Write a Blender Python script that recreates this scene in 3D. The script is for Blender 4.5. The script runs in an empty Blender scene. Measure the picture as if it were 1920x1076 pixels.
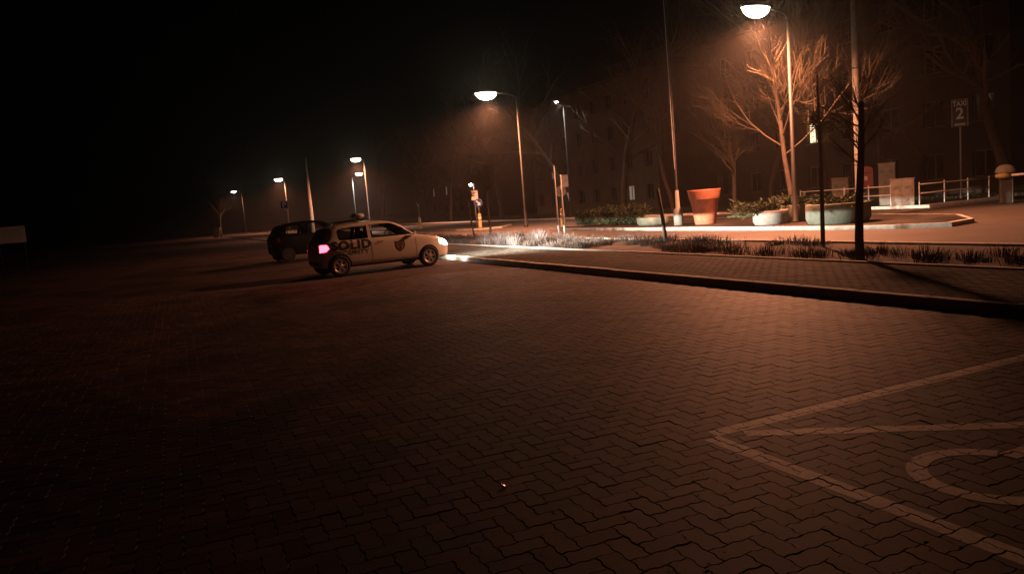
import bpy, bmesh, math, random
from mathutils import Vector, Matrix, noise
from mathutils.bvhtree import BVHTree
import numpy as np

scene = bpy.context.scene
col = scene.collection
R = math.radians
random.seed(7)

# ------------------------------------------------------------------ camera
CAM_H = 1.6
pitch, roll = R(6.3), R(4.65)
fwd = Vector((0, math.cos(pitch), -math.sin(pitch)))
r0 = Vector((1, 0, 0)); u0 = r0.cross(fwd)
cup = u0 * math.cos(roll) + r0 * math.sin(roll)
crt = r0 * math.cos(roll) - u0 * math.sin(roll)
cd = bpy.data.cameras.new('camera'); cam = bpy.data.objects.new('camera', cd); col.objects.link(cam)
m = Matrix((crt, cup, -fwd)).transposed().to_4x4(); m.translation = (0, 0, CAM_H)
cam.matrix_world = m
cd.sensor_width = 36; cd.lens = 36 * 1400 / 1920
cd.clip_start = 0.05; cd.clip_end = 3000
scene.camera = cam

# ------------------------------------------------------------------ night sky
world = bpy.data.worlds.new('World'); scene.world = world; world.use_nodes = True
wn = world.node_tree.nodes; wl = world.node_tree.links
bg = wn['Background']
sky = wn.new('ShaderNodeTexSky'); sky.sky_type = 'NISHITA'; sky.sun_disc = False
sky.sun_elevation = R(-6); sky.sun_rotation = R(200)
wl.new(sky.outputs['Color'], bg.inputs['Color']); bg.inputs['Strength'].default_value = 0.004

# ------------------------------------------------------------------ exposure
vs = scene.view_settings
vs.view_transform = 'Standard'; vs.look = 'None'; vs.exposure = 0.0; vs.gamma = 1.0; vs.use_curve_mapping = False
scene.cycles.use_denoising = True
scene.cycles.max_bounces = 5; scene.cycles.volume_bounces = 0
scene.cycles.sample_clamp_indirect = 3.0

SODIUM = (1.0, 0.335, 0.155)
LAMP_POWER = 10500.0
HEAD_POWER = 20000.0
HALO_DENSITY = 0.0011

# ------------------------------------------------------------------ street frame: n across the street, u along it (away)
NA = math.atan2(0.405, 0.914)
NV = Vector((math.cos(NA), math.sin(NA), 0)); UV = Vector((-math.sin(NA), math.cos(NA), 0))
def S(n, u, z=0.0): return NV * n + UV * u + Vector((0, 0, z))

# ------------------------------------------------------------------ materials
def mat(name, c, rough=0.7, var=0.25, scale=6.0, bump=0.0, bscale=None, metal=0.0, spec=0.5, c2=None, coat=0.0, obj=True):
    m = bpy.data.materials.new(name); m.use_nodes = True
    nt = m.node_tree; b = nt.nodes['Principled BSDF']
    b.inputs['Roughness'].default_value = rough; b.inputs['Metallic'].default_value = metal
    b.inputs['Specular IOR Level'].default_value = spec; b.inputs['Coat Weight'].default_value = coat
    tc = nt.nodes.new('ShaderNodeTexCoord')
    nz = nt.nodes.new('ShaderNodeTexNoise'); nz.inputs['Scale'].default_value = scale; nz.inputs['Detail'].default_value = 6
    nz.inputs['Roughness'].default_value = 0.65
    nt.links.new(tc.outputs['Object'], nz.inputs['Vector'])
    rp = nt.nodes.new('ShaderNodeValToRGB')
    lo = c2 if c2 else tuple(x * (1 - var) for x in c); hi = tuple(min(1, x * (1 + var * 0.6)) for x in c)
    rp.color_ramp.elements[0].position = 0.32; rp.color_ramp.elements[1].position = 0.68
    rp.color_ramp.elements[0].color = (*lo, 1); rp.color_ramp.elements[1].color = (*hi, 1)
    nt.links.new(nz.outputs['Fac'], rp.inputs['Fac']); nt.links.new(rp.outputs['Color'], b.inputs['Base Color'])
    if bump:
        n2 = nt.nodes.new('ShaderNodeTexNoise'); n2.inputs['Scale'].default_value = bscale or scale * 8; n2.inputs['Detail'].default_value = 4
        nt.links.new(tc.outputs['Object'], n2.inputs['Vector'])
        bp = nt.nodes.new('ShaderNodeBump'); bp.inputs['Strength'].default_value = bump; bp.inputs['Distance'].default_value = 0.02
        nt.links.new(n2.outputs['Fac'], bp.inputs['Height']); nt.links.new(bp.outputs['Normal'], b.inputs['Normal'])
    return m
def emit(name, c, s, base=(0.8, 0.8, 0.8)):
    m = bpy.data.materials.new(name); m.use_nodes = True
    b = m.node_tree.nodes['Principled BSDF']; b.inputs['Base Color'].default_value = (*base, 1)
    b.inputs['Emission Color'].default_value = (*c, 1); b.inputs['Emission Strength'].default_value = s
    b.inputs['Roughness'].default_value = 0.3
    return m
def glass(name, c=(0.02, 0.025, 0.03), tr=0.6):
    m = bpy.data.materials.new(name); m.use_nodes = True
    nt = m.node_tree; nt.nodes.clear()
    o = nt.nodes.new('ShaderNodeOutputMaterial'); mx = nt.nodes.new('ShaderNodeMixShader'); t = nt.nodes.new('ShaderNodeBsdfTransparent')
    g = nt.nodes.new('ShaderNodeBsdfGlossy'); g.inputs['Roughness'].default_value = 0.03
    t.inputs['Color'].default_value = (tr, tr * 1.02, tr * 1.03, 1)
    fr = nt.nodes.new('ShaderNodeFresnel'); fr.inputs['IOR'].default_value = 1.5
    nt.links.new(fr.outputs[0], mx.inputs[0]); nt.links.new(t.outputs[0], mx.inputs[1]); nt.links.new(g.outputs[0], mx.inputs[2])
    nt.links.new(mx.outputs[0], o.inputs['Surface'])
    return m

def paver_mat(name, ca, cb, cc, gloss=0.66, spec=0.4):
    m = bpy.data.materials.new(name); m.use_nodes = True
    nt = m.node_tree; b = nt.nodes['Principled BSDF']; L = nt.links
    at = nt.nodes.new('ShaderNodeAttribute'); at.attribute_name = 'tint'
    oi = nt.nodes.new('ShaderNodeObjectInfo')
    ad = nt.nodes.new('ShaderNodeMath'); ad.operation = 'ADD'; L.new(at.outputs['Fac'], ad.inputs[0]); L.new(oi.outputs['Random'], ad.inputs[1])
    fr = nt.nodes.new('ShaderNodeMath'); fr.operation = 'FRACT'; L.new(ad.outputs[0], fr.inputs[0])
    rp = nt.nodes.new('ShaderNodeValToRGB'); e = rp.color_ramp.elements
    e[0].color = (*ca, 1); e[1].color = (*cc, 1); x = e.new(0.5); x.color = (*cb, 1)
    L.new(fr.outputs[0], rp.inputs['Fac'])
    ge = nt.nodes.new('ShaderNodeNewGeometry')
    nz = nt.nodes.new('ShaderNodeTexNoise'); nz.inputs['Scale'].default_value = 0.9; nz.inputs['Detail'].default_value = 7; nz.inputs['Roughness'].default_value = 0.7
    L.new(ge.outputs['Position'], nz.inputs['Vector'])
    rp2 = nt.nodes.new('ShaderNodeValToRGB'); rp2.color_ramp.elements[0].position = 0.3; rp2.color_ramp.elements[1].position = 0.72
    rp2.color_ramp.elements[0].color = (0.38, 0.38, 0.38, 1); rp2.color_ramp.elements[1].color = (1.2, 1.2, 1.2, 1)
    L.new(nz.outputs['Fac'], rp2.inputs['Fac'])
    mx = nt.nodes.new('ShaderNodeMix'); mx.data_type = 'RGBA'; mx.blend_type = 'MULTIPLY'; mx.inputs['Factor'].default_value = 1
    L.new(rp.outputs['Color'], mx.inputs['A']); L.new(rp2.outputs['Color'], mx.inputs['B']); L.new(mx.outputs['Result'], b.inputs['Base Color'])
    n3 = nt.nodes.new('ShaderNodeTexNoise'); n3.inputs['Scale'].default_value = 0.33; n3.inputs['Detail'].default_value = 5; n3.inputs['Distortion'].default_value = 0.8
    L.new(ge.outputs['Position'], n3.inputs['Vector'])
    rp3 = nt.nodes.new('ShaderNodeValToRGB'); rp3.color_ramp.elements[0].position = 0.40; rp3.color_ramp.elements[1].position = 0.56
    rp3.color_ramp.elements[0].color = (0.5, 0.48, 0.48, 1); rp3.color_ramp.elements[1].color = (1, 1, 1, 1); L.new(n3.outputs['Fac'], rp3.inputs['Fac'])
    mx3 = nt.nodes.new('ShaderNodeMix'); mx3.data_type = 'RGBA'; mx3.blend_type = 'MULTIPLY'; mx3.inputs['Factor'].default_value = 1
    L.new(mx.outputs['Result'], mx3.inputs['A']); L.new(rp3.outputs['Color'], mx3.inputs['B']); L.new(mx3.outputs['Result'], b.inputs['Base Color'])
    n2 = nt.nodes.new('ShaderNodeTexNoise'); n2.inputs['Scale'].default_value = 90; n2.inputs['Detail'].default_value = 3
    L.new(ge.outputs['Position'], n2.inputs['Vector'])
    bp = nt.nodes.new('ShaderNodeBump'); bp.inputs['Strength'].default_value = 0.5; bp.inputs['Distance'].default_value = 0.004
    L.new(n2.outputs['Fac'], bp.inputs['Height']); L.new(bp.outputs['Normal'], b.inputs['Normal'])
    b.inputs['Roughness'].default_value = gloss; b.inputs['Specular IOR Level'].default_value = spec
    return m

M = {}
M['paver'] = paver_mat('reddish_concrete_paver', (0.085, 0.048, 0.041), (0.135, 0.078, 0.066), (0.19, 0.115, 0.098))
M['bay_paver'] = paver_mat('graphite_concrete_paver', (0.045, 0.038, 0.046), (0.06, 0.052, 0.06), (0.08, 0.068, 0.072))
M['walk_paver'] = paver_mat('grey_concrete_paver', (0.07, 0.06, 0.048), (0.088, 0.076, 0.062), (0.105, 0.092, 0.077), 0.85, 0.12)
M['joint'] = mat('joint_sand', (0.085, 0.06, 0.05), 0.95, 0.4, 3, 0.3)
M['paint'] = mat('worn_white_paint', (0.80, 0.76, 0.70), 0.6, 0.15, 22, 0.2, 120, c2=(0.50, 0.45, 0.40))
M['kerb'] = mat('kerb_concrete', (0.58, 0.54, 0.48), 0.85, 0.3, 3, 0.3)
M['asphalt'] = mat('asphalt', (0.105, 0.09, 0.077), 0.65, 0.3, 0.35, 0.3, 60)
M['ground'] = mat('dark_ground', (0.06, 0.055, 0.045), 0.95, 0.4, 0.3)
M['soil'] = mat('verge_soil', (0.07, 0.052, 0.04), 0.95, 0.5, 2.5, 0.6, 30)
M['grass'] = mat('winter_grass_ground', (0.07, 0.075, 0.035), 0.95, 0.5, 0.8, 0.6, 20)
M['steel'] = mat('galvanised_steel', (0.42, 0.41, 0.40), 0.5, 0.2, 8, metal=0.35)
M['lamp_paint'] = mat('lamp_pole_paint', (0.022, 0.021, 0.02), 0.6, 0.2, 8)
M['dark_steel'] = mat('dark_painted_steel', (0.05, 0.048, 0.045), 0.55, 0.3, 8)
M['concrete'] = mat('pale_concrete', (0.24, 0.23, 0.21), 0.85, 0.25, 4, 0.3)
M['mossy'] = mat('mossy_concrete', (0.17, 0.19, 0.155), 0.9, 0.3, 3, 0.3, c2=(0.10, 0.12, 0.095))
M['terracotta'] = mat('terracotta_plastic', (0.50, 0.18, 0.10), 0.65, 0.3, 3.5, 0.15, 30, c2=(0.30, 0.11, 0.065))
M['white'] = mat('white_enamel', (0.78, 0.77, 0.74), 0.45, 0.08, 5)
M['grey_back'] = mat('sign_back_grey', (0.36, 0.37, 0.36), 0.55, 0.15, 6, metal=0.2)
M['blue'] = mat('sign_blue', (0.03, 0.10, 0.40), 0.45, 0.1, 5)
M['yellow'] = mat('bollard_yellow', (0.50, 0.38, 0.14), 0.5, 0.12, 5)
M['black_plate'] = mat('sign_black', (0.02, 0.02, 0.024), 0.5, 0.2, 5)
M['red_box'] = mat('mailbox_red', (0.22, 0.05, 0.035), 0.45, 0.2, 5)
M['cab'] = mat('cabinet_grey', (0.28, 0.27, 0.23), 0.7, 0.2, 3, c2=(0.18, 0.165, 0.145))
M['bark'] = mat('bark', (0.08, 0.06, 0.045), 0.9, 0.4, 6, 0.8, 25)
M['twig'] = mat('twig_bark', (0.11, 0.085, 0.05), 0.85, 0.3, 4)
M['dry'] = mat('dry_shrub', (0.055, 0.042, 0.036), 0.9, 0.45, 3)
M['lilac_dry'] = mat('dry_lavender', (0.17, 0.145, 0.145), 0.9, 0.35, 5)
M['juniper'] = mat('juniper_green', (0.045, 0.065, 0.03), 0.8, 0.4, 5)
def leaf_mat(name, c, tr):
    m = bpy.data.materials.new(name); m.use_nodes = True; nt = m.node_tree; b = nt.nodes['Principled BSDF']; o = nt.nodes['Material Output']
    nz = nt.nodes.new('ShaderNodeTexNoise'); nz.inputs['Scale'].default_value = 7
    tc = nt.nodes.new('ShaderNodeTexCoord'); nt.links.new(tc.outputs['Object'], nz.inputs['Vector'])
    rp = nt.nodes.new('ShaderNodeValToRGB'); rp.color_ramp.elements[0].color = (*[x * .6 for x in c], 1); rp.color_ramp.elements[1].color = (*[x * 1.3 for x in c], 1)
    nt.links.new(nz.outputs['Fac'], rp.inputs['Fac']); nt.links.new(rp.outputs['Color'], b.inputs['Base Color'])
    t = nt.nodes.new('ShaderNodeBsdfTranslucent'); nt.links.new(rp.outputs['Color'], t.inputs['Color']); mx = nt.nodes.new('ShaderNodeMixShader'); mx.inputs[0].default_value = tr
    nt.links.new(b.outputs[0], mx.inputs[1]); nt.links.new(t.outputs[0], mx.inputs[2]); nt.links.new(mx.outputs[0], o.inputs['Surface']); b.inputs['Roughness'].default_value = .7
    return m
M['leaf_olive'] = leaf_mat('olive_leaf', (0.16, 0.15, 0.06), 0.5)
M['leaf_dark'] = leaf_mat('dark_leaf', (0.05, 0.05, 0.025), 0.15)
M['wall'] = mat('ochre_render', (0.15, 0.10, 0.06), 0.9, 0.25, 0.5, 0.2, 20)
M['wall2'] = mat('brown_render', (0.04, 0.027, 0.021), 0.9, 0.25, 0.5, 0.2, 20)
M['roof'] = mat('roof_tiles', (0.12, 0.06, 0.045), 0.85, 0.3, 2)
M['pale_trim'] = mat('pale_trim', (0.5, 0.48, 0.44), 0.6, 0.1, 4)
M['frame'] = mat('window_frame', (0.11, 0.10, 0.09), 0.6, 0.1, 4)
M['pane'] = mat('dark_window', (0.012, 0.012, 0.016), 0.08, 0.2, 2)
M['pane_lit'] = emit('lit_window', (1.0, 0.88, 0.55), 1.6)
M['pane_dim'] = emit('dim_window', (1.0, 0.80, 0.62), 0.16, (0.5, 0.45, 0.4))
M['bowl'] = emit('lamp_bowl', (1.0, 0.80, 0.55), 60.0)
M['bowl_white'] = emit('lamp_bowl_white', (1.0, 0.93, 0.85), 40.0)
M['car_paint'] = mat('cream_white_car_paint', (0.80, 0.75, 0.66), 0.35, 0.04, 2, coat=0.7)
M['car_dark'] = mat('dark_car_paint', (0.005, 0.005, 0.006), 0.4, 0.1, 2, coat=0.0, spec=0.15)
M['interior'] = mat('car_interior', (0.02, 0.02, 0.022), 0.8, 0.2, 6)
M['tyre'] = mat('tyre_rubber', (0.018, 0.017, 0.016), 0.85, 0.3, 20)
M['cover'] = mat('wheel_cover_silver', (0.50, 0.49, 0.48), 0.4, 0.1, 8, metal=0.4)
M['glass'] = glass('car_glass')
M['black_vinyl'] = mat('black_lettering', (0.02, 0.018, 0.02), 0.6, 0.1, 4)
M['grey_vinyl'] = mat('faded_lettering', (0.13, 0.08, 0.065), 0.6, 0.2, 4)
M['shield'] = mat('shield_gold', (0.30, 0.18, 0.05), 0.5, 0.3, 12)
M['plastic'] = mat('black_plastic', (0.025, 0.025, 0.026), 0.6, 0.2, 8)
M['headlight_on'] = emit('headlight_lit', (1.0, 0.95, 0.85), 14.0)
M['headlight_off'] = mat('headlight_off', (0.35, 0.35, 0.36), 0.15, 0.1, 5)
M['tail_on'] = emit('tail_light_lit', (1.0, 0.10, 0.16), 5.0, (0.5, 0.02, 0.03))
M['tail_off'] = mat('tail_light_off', (0.25, 0.012, 0.015), 0.2, 0.1, 5)
M['dry_leaf'] = mat('dead_leaf', (0.22, 0.16, 0.10), 0.8, 0.5, 3)
M['foil'] = mat('foil', (0.92, 0.90, 0.86), 0.25, 0.05, 9, metal=0.9)

# ------------------------------------------------------------------ mesh helpers
class MB:
    def __init__(s): s.v = []; s.f = []; s.mi = []; s.m = 0
    def add(s, vs, fs):
        o = len(s.v); s.v += [tuple(v) for v in vs]; s.f += [tuple(i + o for i in f) for f in fs]; s.mi += [s.m] * len(fs); return s
    def box(s, c, d, rz=0.0, taper=1.0, bev=0.0):
        x, y, z = d[0] / 2, d[1] / 2, d[2] / 2
        cs, sn = math.cos(rz), math.sin(rz)
        vs = []
        if bev > 0:
            prof = [(-z, -bev), (-z + bev, 0), (z - bev, 0), (z, -bev)]
            for zz, ins in prof:
                k = taper if zz > 0 else 1
                a, b = x * k + ins, y * k + ins
                ch = bev
                ring = [(a - ch, -b), (a, -b + ch), (a, b - ch), (a - ch, b), (-a + ch, b), (-a, b - ch), (-a, -b + ch), (-a + ch, -b)]
                for px, py in ring: vs.append((c[0] + px * cs - py * sn, c[1] + px * sn + py * cs, c[2] + zz))
            fs = [tuple(range(7, -1, -1)), tuple(range(24, 32))]
            for r in range(3):
                for i in range(8): j = (i + 1) % 8; fs.append((r * 8 + i, r * 8 + j, r * 8 + 8 + j, r * 8 + 8 + i))
            return s.add(vs, fs)
        for zz in (-z, z):
            k = taper if zz > 0 else 1
            for px, py in ((-x * k, -y * k), (x * k, -y * k), (x * k, y * k), (-x * k, y * k)):
                vs.append((c[0] + px * cs - py * sn, c[1] + px * sn + py * cs, c[2] + zz))
        return s.add(vs, [(3, 2, 1, 0), (4, 5, 6, 7), (0, 1, 5, 4), (1, 2, 6, 5), (2, 3, 7, 6), (3, 0, 4, 7)])
    def tube(s, pts, rad, n=8, cap=True):
        pts = [Vector(p) for p in pts]; k = len(pts)
        if not hasattr(rad, '__len__'): rad = [rad] * k
        vs = []; ref = None
        for i, p in enumerate(pts):
            d = (pts[min(i + 1, k - 1)] - pts[max(i - 1, 0)])
            d = d.normalized() if d.length > 1e-9 else Vector((0, 0, 1))
            if ref is None: ref = d.orthogonal().normalized()
            a = (ref - d * ref.dot(d)); a = a.normalized() if a.length > 1e-6 else d.orthogonal().normalized(); ref = a
            b = d.cross(a)
            for j in range(n):
                t = 2 * math.pi * j / n
                vs.append(p + (a * math.cos(t) + b * math.sin(t)) * rad[i])
        fs = []
        for i in range(k - 1):
            for j in range(n):
                q = (j + 1) % n; fs.append((i * n + j, i * n + q, (i + 1) * n + q, (i + 1) * n + j))
        if cap: fs.append(tuple(range(n - 1, -1, -1))); fs.append(tuple((k - 1) * n + j for j in range(n)))
        return s.add(vs, fs)
    def lathe(s, prof, n=24, c=(0, 0, 0), axis='z', sx=1.0, sy=1.0, wob=0.0):
        vs = []
        for r, h in prof:
            for j in range(n):
                t = 2 * math.pi * j / n; rr = r * (1 + wob * math.sin(3 * t + h * 4))
                x, y = rr * math.cos(t) * sx, rr * math.sin(t) * sy
                if axis == 'z': vs.append((c[0] + x, c[1] + y, c[2] + h))
                elif axis == 'y': vs.append((c[0] + x, c[1] - h, c[2] + y))
                else: vs.append((c[0] + h, c[1] + x, c[2] + y))
        fs = []
        for i in range(len(prof) - 1):
            for j in range(n):
                q = (j + 1) % n; fs.append((i * n + j, i * n + q, (i + 1) * n + q, (i + 1) * n + j))
        if prof[0][0] > 1e-6: fs.append(tuple(range(n - 1, -1, -1)))
        if prof[-1][0] > 1e-6: fs.append(tuple((len(prof) - 1) * n + j for j in range(n)))
        return s.add(vs, fs)
    def prism(s, poly, z0, z1):
        k = len(poly); vs = [(x, y, z0) for x, y in poly] + [(x, y, z1) for x, y in poly]
        return s.add(vs, [tuple(range(k - 1, -1, -1)), tuple(range(k, 2 * k))] + [(i, (i + 1) % k, k + (i + 1) % k, k + i) for i in range(k)])
    def mesh(s, name, mats, smooth=False):
        me = bpy.data.meshes.new(name); me.from_pydata(s.v, [], s.f); me.validate()
        for x in (mats if isinstance(mats, (list, tuple)) else [mats]): me.materials.append(M[x] if isinstance(x, str) else x)
        if any(s.mi) and len(me.polygons) == len(s.mi): me.polygons.foreach_set('material_index', s.mi)
        if smooth: me.polygons.foreach_set('use_smooth', [True] * len(me.polygons))
        me.update(); return me
    def build(s, name, mats, parent=None, smooth=False, loc=None, rz=None):
        return link(name, s.mesh(name, mats, smooth), parent, loc, rz)
def link(name, me, parent=None, loc=None, rz=None):
    o = bpy.data.objects.new(name, me); col.objects.link(o)
    if parent: o.parent = parent
    if loc is not None: o.location = loc
    if rz is not None: o.rotation_euler = (0, 0, rz)
    return o
def tag(o, label=None, cat=None, group=None, kind=None):
    if label: o['label'] = label
    if cat: o['category'] = cat
    if group: o['group'] = group
    if kind: o['kind'] = kind
    return o
def thing(name, label, cat, loc=(0, 0, 0), rz=NA, group=None):
    o = bpy.data.objects.new(name, None); col.objects.link(o); o.empty_display_size = 0.2
    o.location = loc; o.rotation_euler = (0, 0, rz)
    return tag(o, label, cat, group)
def text_mesh(body, size, bold=0.0, extrude=0.0, sx=1.0):
    cu = bpy.data.curves.new('lettering', 'FONT'); cu.body = body; cu.size = size; cu.align_x = 'CENTER'; cu.align_y = 'CENTER'
    cu.offset = bold; cu.space_character = 1.12 if body == 'SOLID' else 1.0; cu.extrude = extrude; cu.resolution_u = 4
    o = bpy.data.objects.new('lettering', cu); col.objects.link(o)
    dg = bpy.context.evaluated_depsgraph_get(); me = bpy.data.meshes.new_from_object(o.evaluated_get(dg))
    bpy.data.objects.remove(o); bpy.data.curves.remove(cu)
    for v in me.vertices: v.co.x *= sx
    return me
def strips(mb, pieces):  # flat sheets given as (n0,n1,u0,u1,z)
    for n0, n1, ua, ub, z in pieces:
        mb.add([S(n0, ua, z), S(n1, ua, z), S(n1, ub, z), S(n0, ub, z)], [(0, 1, 2, 3)])

# ------------------------------------------------------------------ setting: ground sheets
mb = MB(); mb.add([(-900, -300, -0.06), (900, -300, -0.06), (900, 1200, -0.06), (-900, 1200, -0.06)], [(0, 1, 2, 3)])
tag(mb.build('ground', 'ground'), kind='structure')
mb = MB(); strips(mb, [(14.3, 29.6, -30, 330, -0.002)])
tag(mb.build('road', 'asphalt'), kind='structure')
mb = MB(); strips(mb, [(29.75, 35.0, 22.5, 330, 0.115)])
tag(mb.build('far_pavement', 'walk_paver'), kind='structure')
mb = MB(); strips(mb, [(35.0, 120, -30, 330, 0.10)])
tag(mb.build('far_lawn', 'grass'), kind='structure')
mb = MB(); strips(mb, [(29.6, 35.0, -30, 22.4, -0.004)])
tag(mb.build('side_street', 'asphalt'), kind='structure')

# car park -----------------------------------------------------------
KN = 7.95                                      # near face of the kerb
park = tag(MB().add([S(-60, -12, -0.006), S(KN + .02, -12, -0.006), S(KN + .02, 330, -0.006), S(-60, 330, -0.006)], [(0, 1, 2, 3)]).build('car_park', 'joint'), kind='structure')

UA = 0.1125                                    # wavy 225 x 112 mm pavers laid in a herringbone
def wavy(cells_):
    """outline (counter-clockwise, metres, about the centre) of a paver covering two unit cells"""
    (x0, y0), (x1, y1) = (min(c[0] for c in cells_), min(c[1] for c in cells_)), (max(c[0] for c in cells_) + 1, max(c[1] for c in cells_) + 1)
    d = 0.062; pts = []
    for x in range(x0, x1): pts += [(x, y0), (x + .33, y0 + d), (x + .67, y0 - d)]
    for y in range(y0, y1): pts += [(x1, y), (x1 - d, y + .33), (x1 + d, y + .67)]
    for x in range(x1, x0, -1): pts += [(x, y1), (x - .33, y1 - d), (x - .67, y1 + d)]
    for y in range(y1, y0, -1): pts += [(x0, y), (x0 + d, y - .33), (x0 - d, y - .67)]
    cx, cy = (x0 + x1) / 2, (y0 + y1) / 2
    return [((x - cx) * UA, (y - cy) * UA) for x, y in pts]
OUT = {'h': wavy([(0, 0), (1, 0)]), 'v': wavy([(0, 0), (0, 1)])}
def inset(k, ins):
    hx, hy = (UA, UA / 2) if k == 'h' else (UA / 2, UA)
    return [(x * (1 - ins / hx), y * (1 - ins / hy)) for x, y in OUT[k]]
P_TOP = {k: inset(k, .0040) for k in OUT}; P_OUT = {k: inset(k, .0014) for k in OUT}
pm = {}
for k in OUT:
    pm[k] = MB(); nn = len(OUT[k])
    pm[k].add([(x, y, 0) for x, y in P_TOP[k]] + [(x, y, -0.007) for x, y in P_OUT[k]], [tuple(range(nn))] + [(nn + i, nn + (i + 1) % nn, (i + 1) % nn, i) for i in range(nn)])
def with_tint(me, vals=None):
    at = me.attributes.new('tint', 'FLOAT', 'FACE')
    at.data.foreach_set('value', vals if vals is not None else [0.0] * len(me.polygons)); return me
paver_me = {(k, m_): with_tint(pm[k].mesh('paver', m_)) for k in pm for m_ in ('paver', 'bay_paver')}

BN0, BN1, BU1, BU0 = 3.06, 7.93, 3.85, 0.65     # the marked bay
def cam_depth(p): return (p - cam.location).dot(fwd)
def cam_px(p):
    v = p - cam.location; z = v.dot(fwd)
    return 960 + 1400 * v.dot(crt) / z, 538 - 1400 * v.dot(cup) / z
cells = []                                     # (centre n, centre u, lie)
for gy in range(int(-2 / UA), int(24 / UA)):
    for gx in range(int(-14 / UA), int(KN / UA) + 1):
        k = (gx - gy) % 4
        if k == 0: c = (gx + 1, gy + .5, 'h')
        elif k == 3: c = (gx + .5, gy + 1, 'v')
        else: continue
        n, u = c[0] * UA - .03, c[1] * UA
        if n + (UA if c[2] == 'h' else UA / 2) > KN: continue
        p = S(n, u); d = p.y
        if d < 1.9 or d > 19 or abs(p.x) > 0.78 * d + 1.3: continue
        cells.append((n, u, c[2]))
def size_of(c):
    p = S(c[0], c[1]); x, y = cam_px(p)
    if not (20 < x < 1900 and 20 < y < 1060): return 0
    return 1 / p.y
order = sorted(range(len(cells)), key=lambda k: -size_of(cells[k]))
single = set(order[:300])
PAV_RZ = NA
def jit(k): 
    rr = random.Random(k); return rr.uniform(-0.0022, 0.0012), rr.gauss(0, 0.007), rr.gauss(0, 0.007), rr.random()
in_bay = lambda n, u: BN0 - .02 < n < BN1 + .1 and BU0 < u < BU1 + .02
mass = {'paver': (MB(), []), 'bay_paver': (MB(), [])}
cR, sR = math.cos(PAV_RZ), math.sin(PAV_RZ)
for k, (n, u, hv) in enumerate(cells):
    dz, tx, ty, tint = jit(k); p = S(n, u)
    kind = 'bay_paver' if in_bay(n, u) else 'paver'
    if k in single:
        o = link('paver', paver_me[hv, kind], park, (p.x, p.y, dz)); o.rotation_euler = (tx, -ty, PAV_RZ)
    else:
        b, t = mass[kind]
        b.add([(p.x + x * cR - y * sR, p.y + x * sR + y * cR, z + dz + x * ty + y * tx) for x, y, z in pm[hv].v], pm[hv].f); t += [tint] * len(pm[hv].f)
for kind, (b, t) in mass.items():
    me = with_tint(b.mesh('paver_field', kind), t); tag(link('paver_field', me, park), kind='stuff')
# the car park beyond the laid geometry: same colour, too far to tell joints apart
far = MB(); strips(far, [(-60, KN + .01, 21, 330, -0.003), (-60, -14.2, -12, 21, -0.003)])
tag(link('paver_field', with_tint(far.mesh('paver_field', 'paver')), park), kind='stuff')

# painted bay lines: the paint lies on each paver top and skips the joints
def clip(poly, quad):
    out = poly
    for a, b in zip(quad, quad[1:] + quad[:1]):
        ex, ey = b[0] - a[0], b[1] - a[1]; inp, out = out, []
        if not inp: return []
        s = inp[-1]; ss = ex * (s[1] - a[1]) - ey * (s[0] - a[0])
        for e in inp:
            es = ex * (e[1] - a[1]) - ey * (e[0] - a[0])
            if (es >= 0) != (ss >= 0):
                t = ss / (ss - es); out.append((s[0] + (e[0] - s[0]) * t, s[1] + (e[1] - s[1]) * t))
            if es >= 0: out.append(e)
            s, ss = e, es
    return out
def line_quad(a, b, w):
    dx, dy = b[0] - a[0], b[1] - a[1]; l = math.hypot(dx, dy); nx, ny = -dy / l * w / 2, dx / l * w / 2
    return [(a[0] - nx, a[1] - ny), (b[0] - nx, b[1] - ny), (b[0] + nx, b[1] + ny), (a[0] + nx, a[1] + ny)]
def paint(name, quads, lift):
    b = MB()
    for ci, (n, u, hv) in enumerate(cells):
        if not (1.5 < n < 8.2 and -0.5 < u < 5): continue
        dz, tx, ty, _ = jit(ci)
        base = [(n + x, u + y) for x, y in P_TOP[hv]]
        for q in quads:
            cx = sum(p[0] for p in q) / 4; cy = sum(p[1] for p in q) / 4
            rr = max(math.hypot(p[0] - cx, p[1] - cy) for p in q) + 0.15
            if math.hypot(n - cx, u - cy) > rr: continue
            pl = clip(base, q)
            if len(pl) >= 3:
                b.add([S(x, y, dz + (x - n) * ty + (y - u) * tx + lift) for x, y in pl], [tuple(range(len(pl)))])
    return b.build(name, 'paint', park)
LWID = 0.12
h = LWID / 2
paint('bay_line', [line_quad((BN0, BU1), (BN1, BU1), LWID)], 0.0007)
paint('bay_line', [line_quad((BN0 + h - .12, BU1 - h), (BN0 + h - .12, BU0), LWID)], 0.0010)
paint('bay_line', [line_quad((BN0, BU0), (BN1, BU0), LWID)], 0.0013)
paint('bay_line', [line_quad((BN0 + .16, BU1 - .12), (BN1 - .1, BU0 + .1), LWID)], 0.0016)
paint('bay_line', [line_quad((BN0 + .1, BU0 + .1), (BN1 - .1, BU1 - .1), LWID)], 0.0019)
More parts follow.
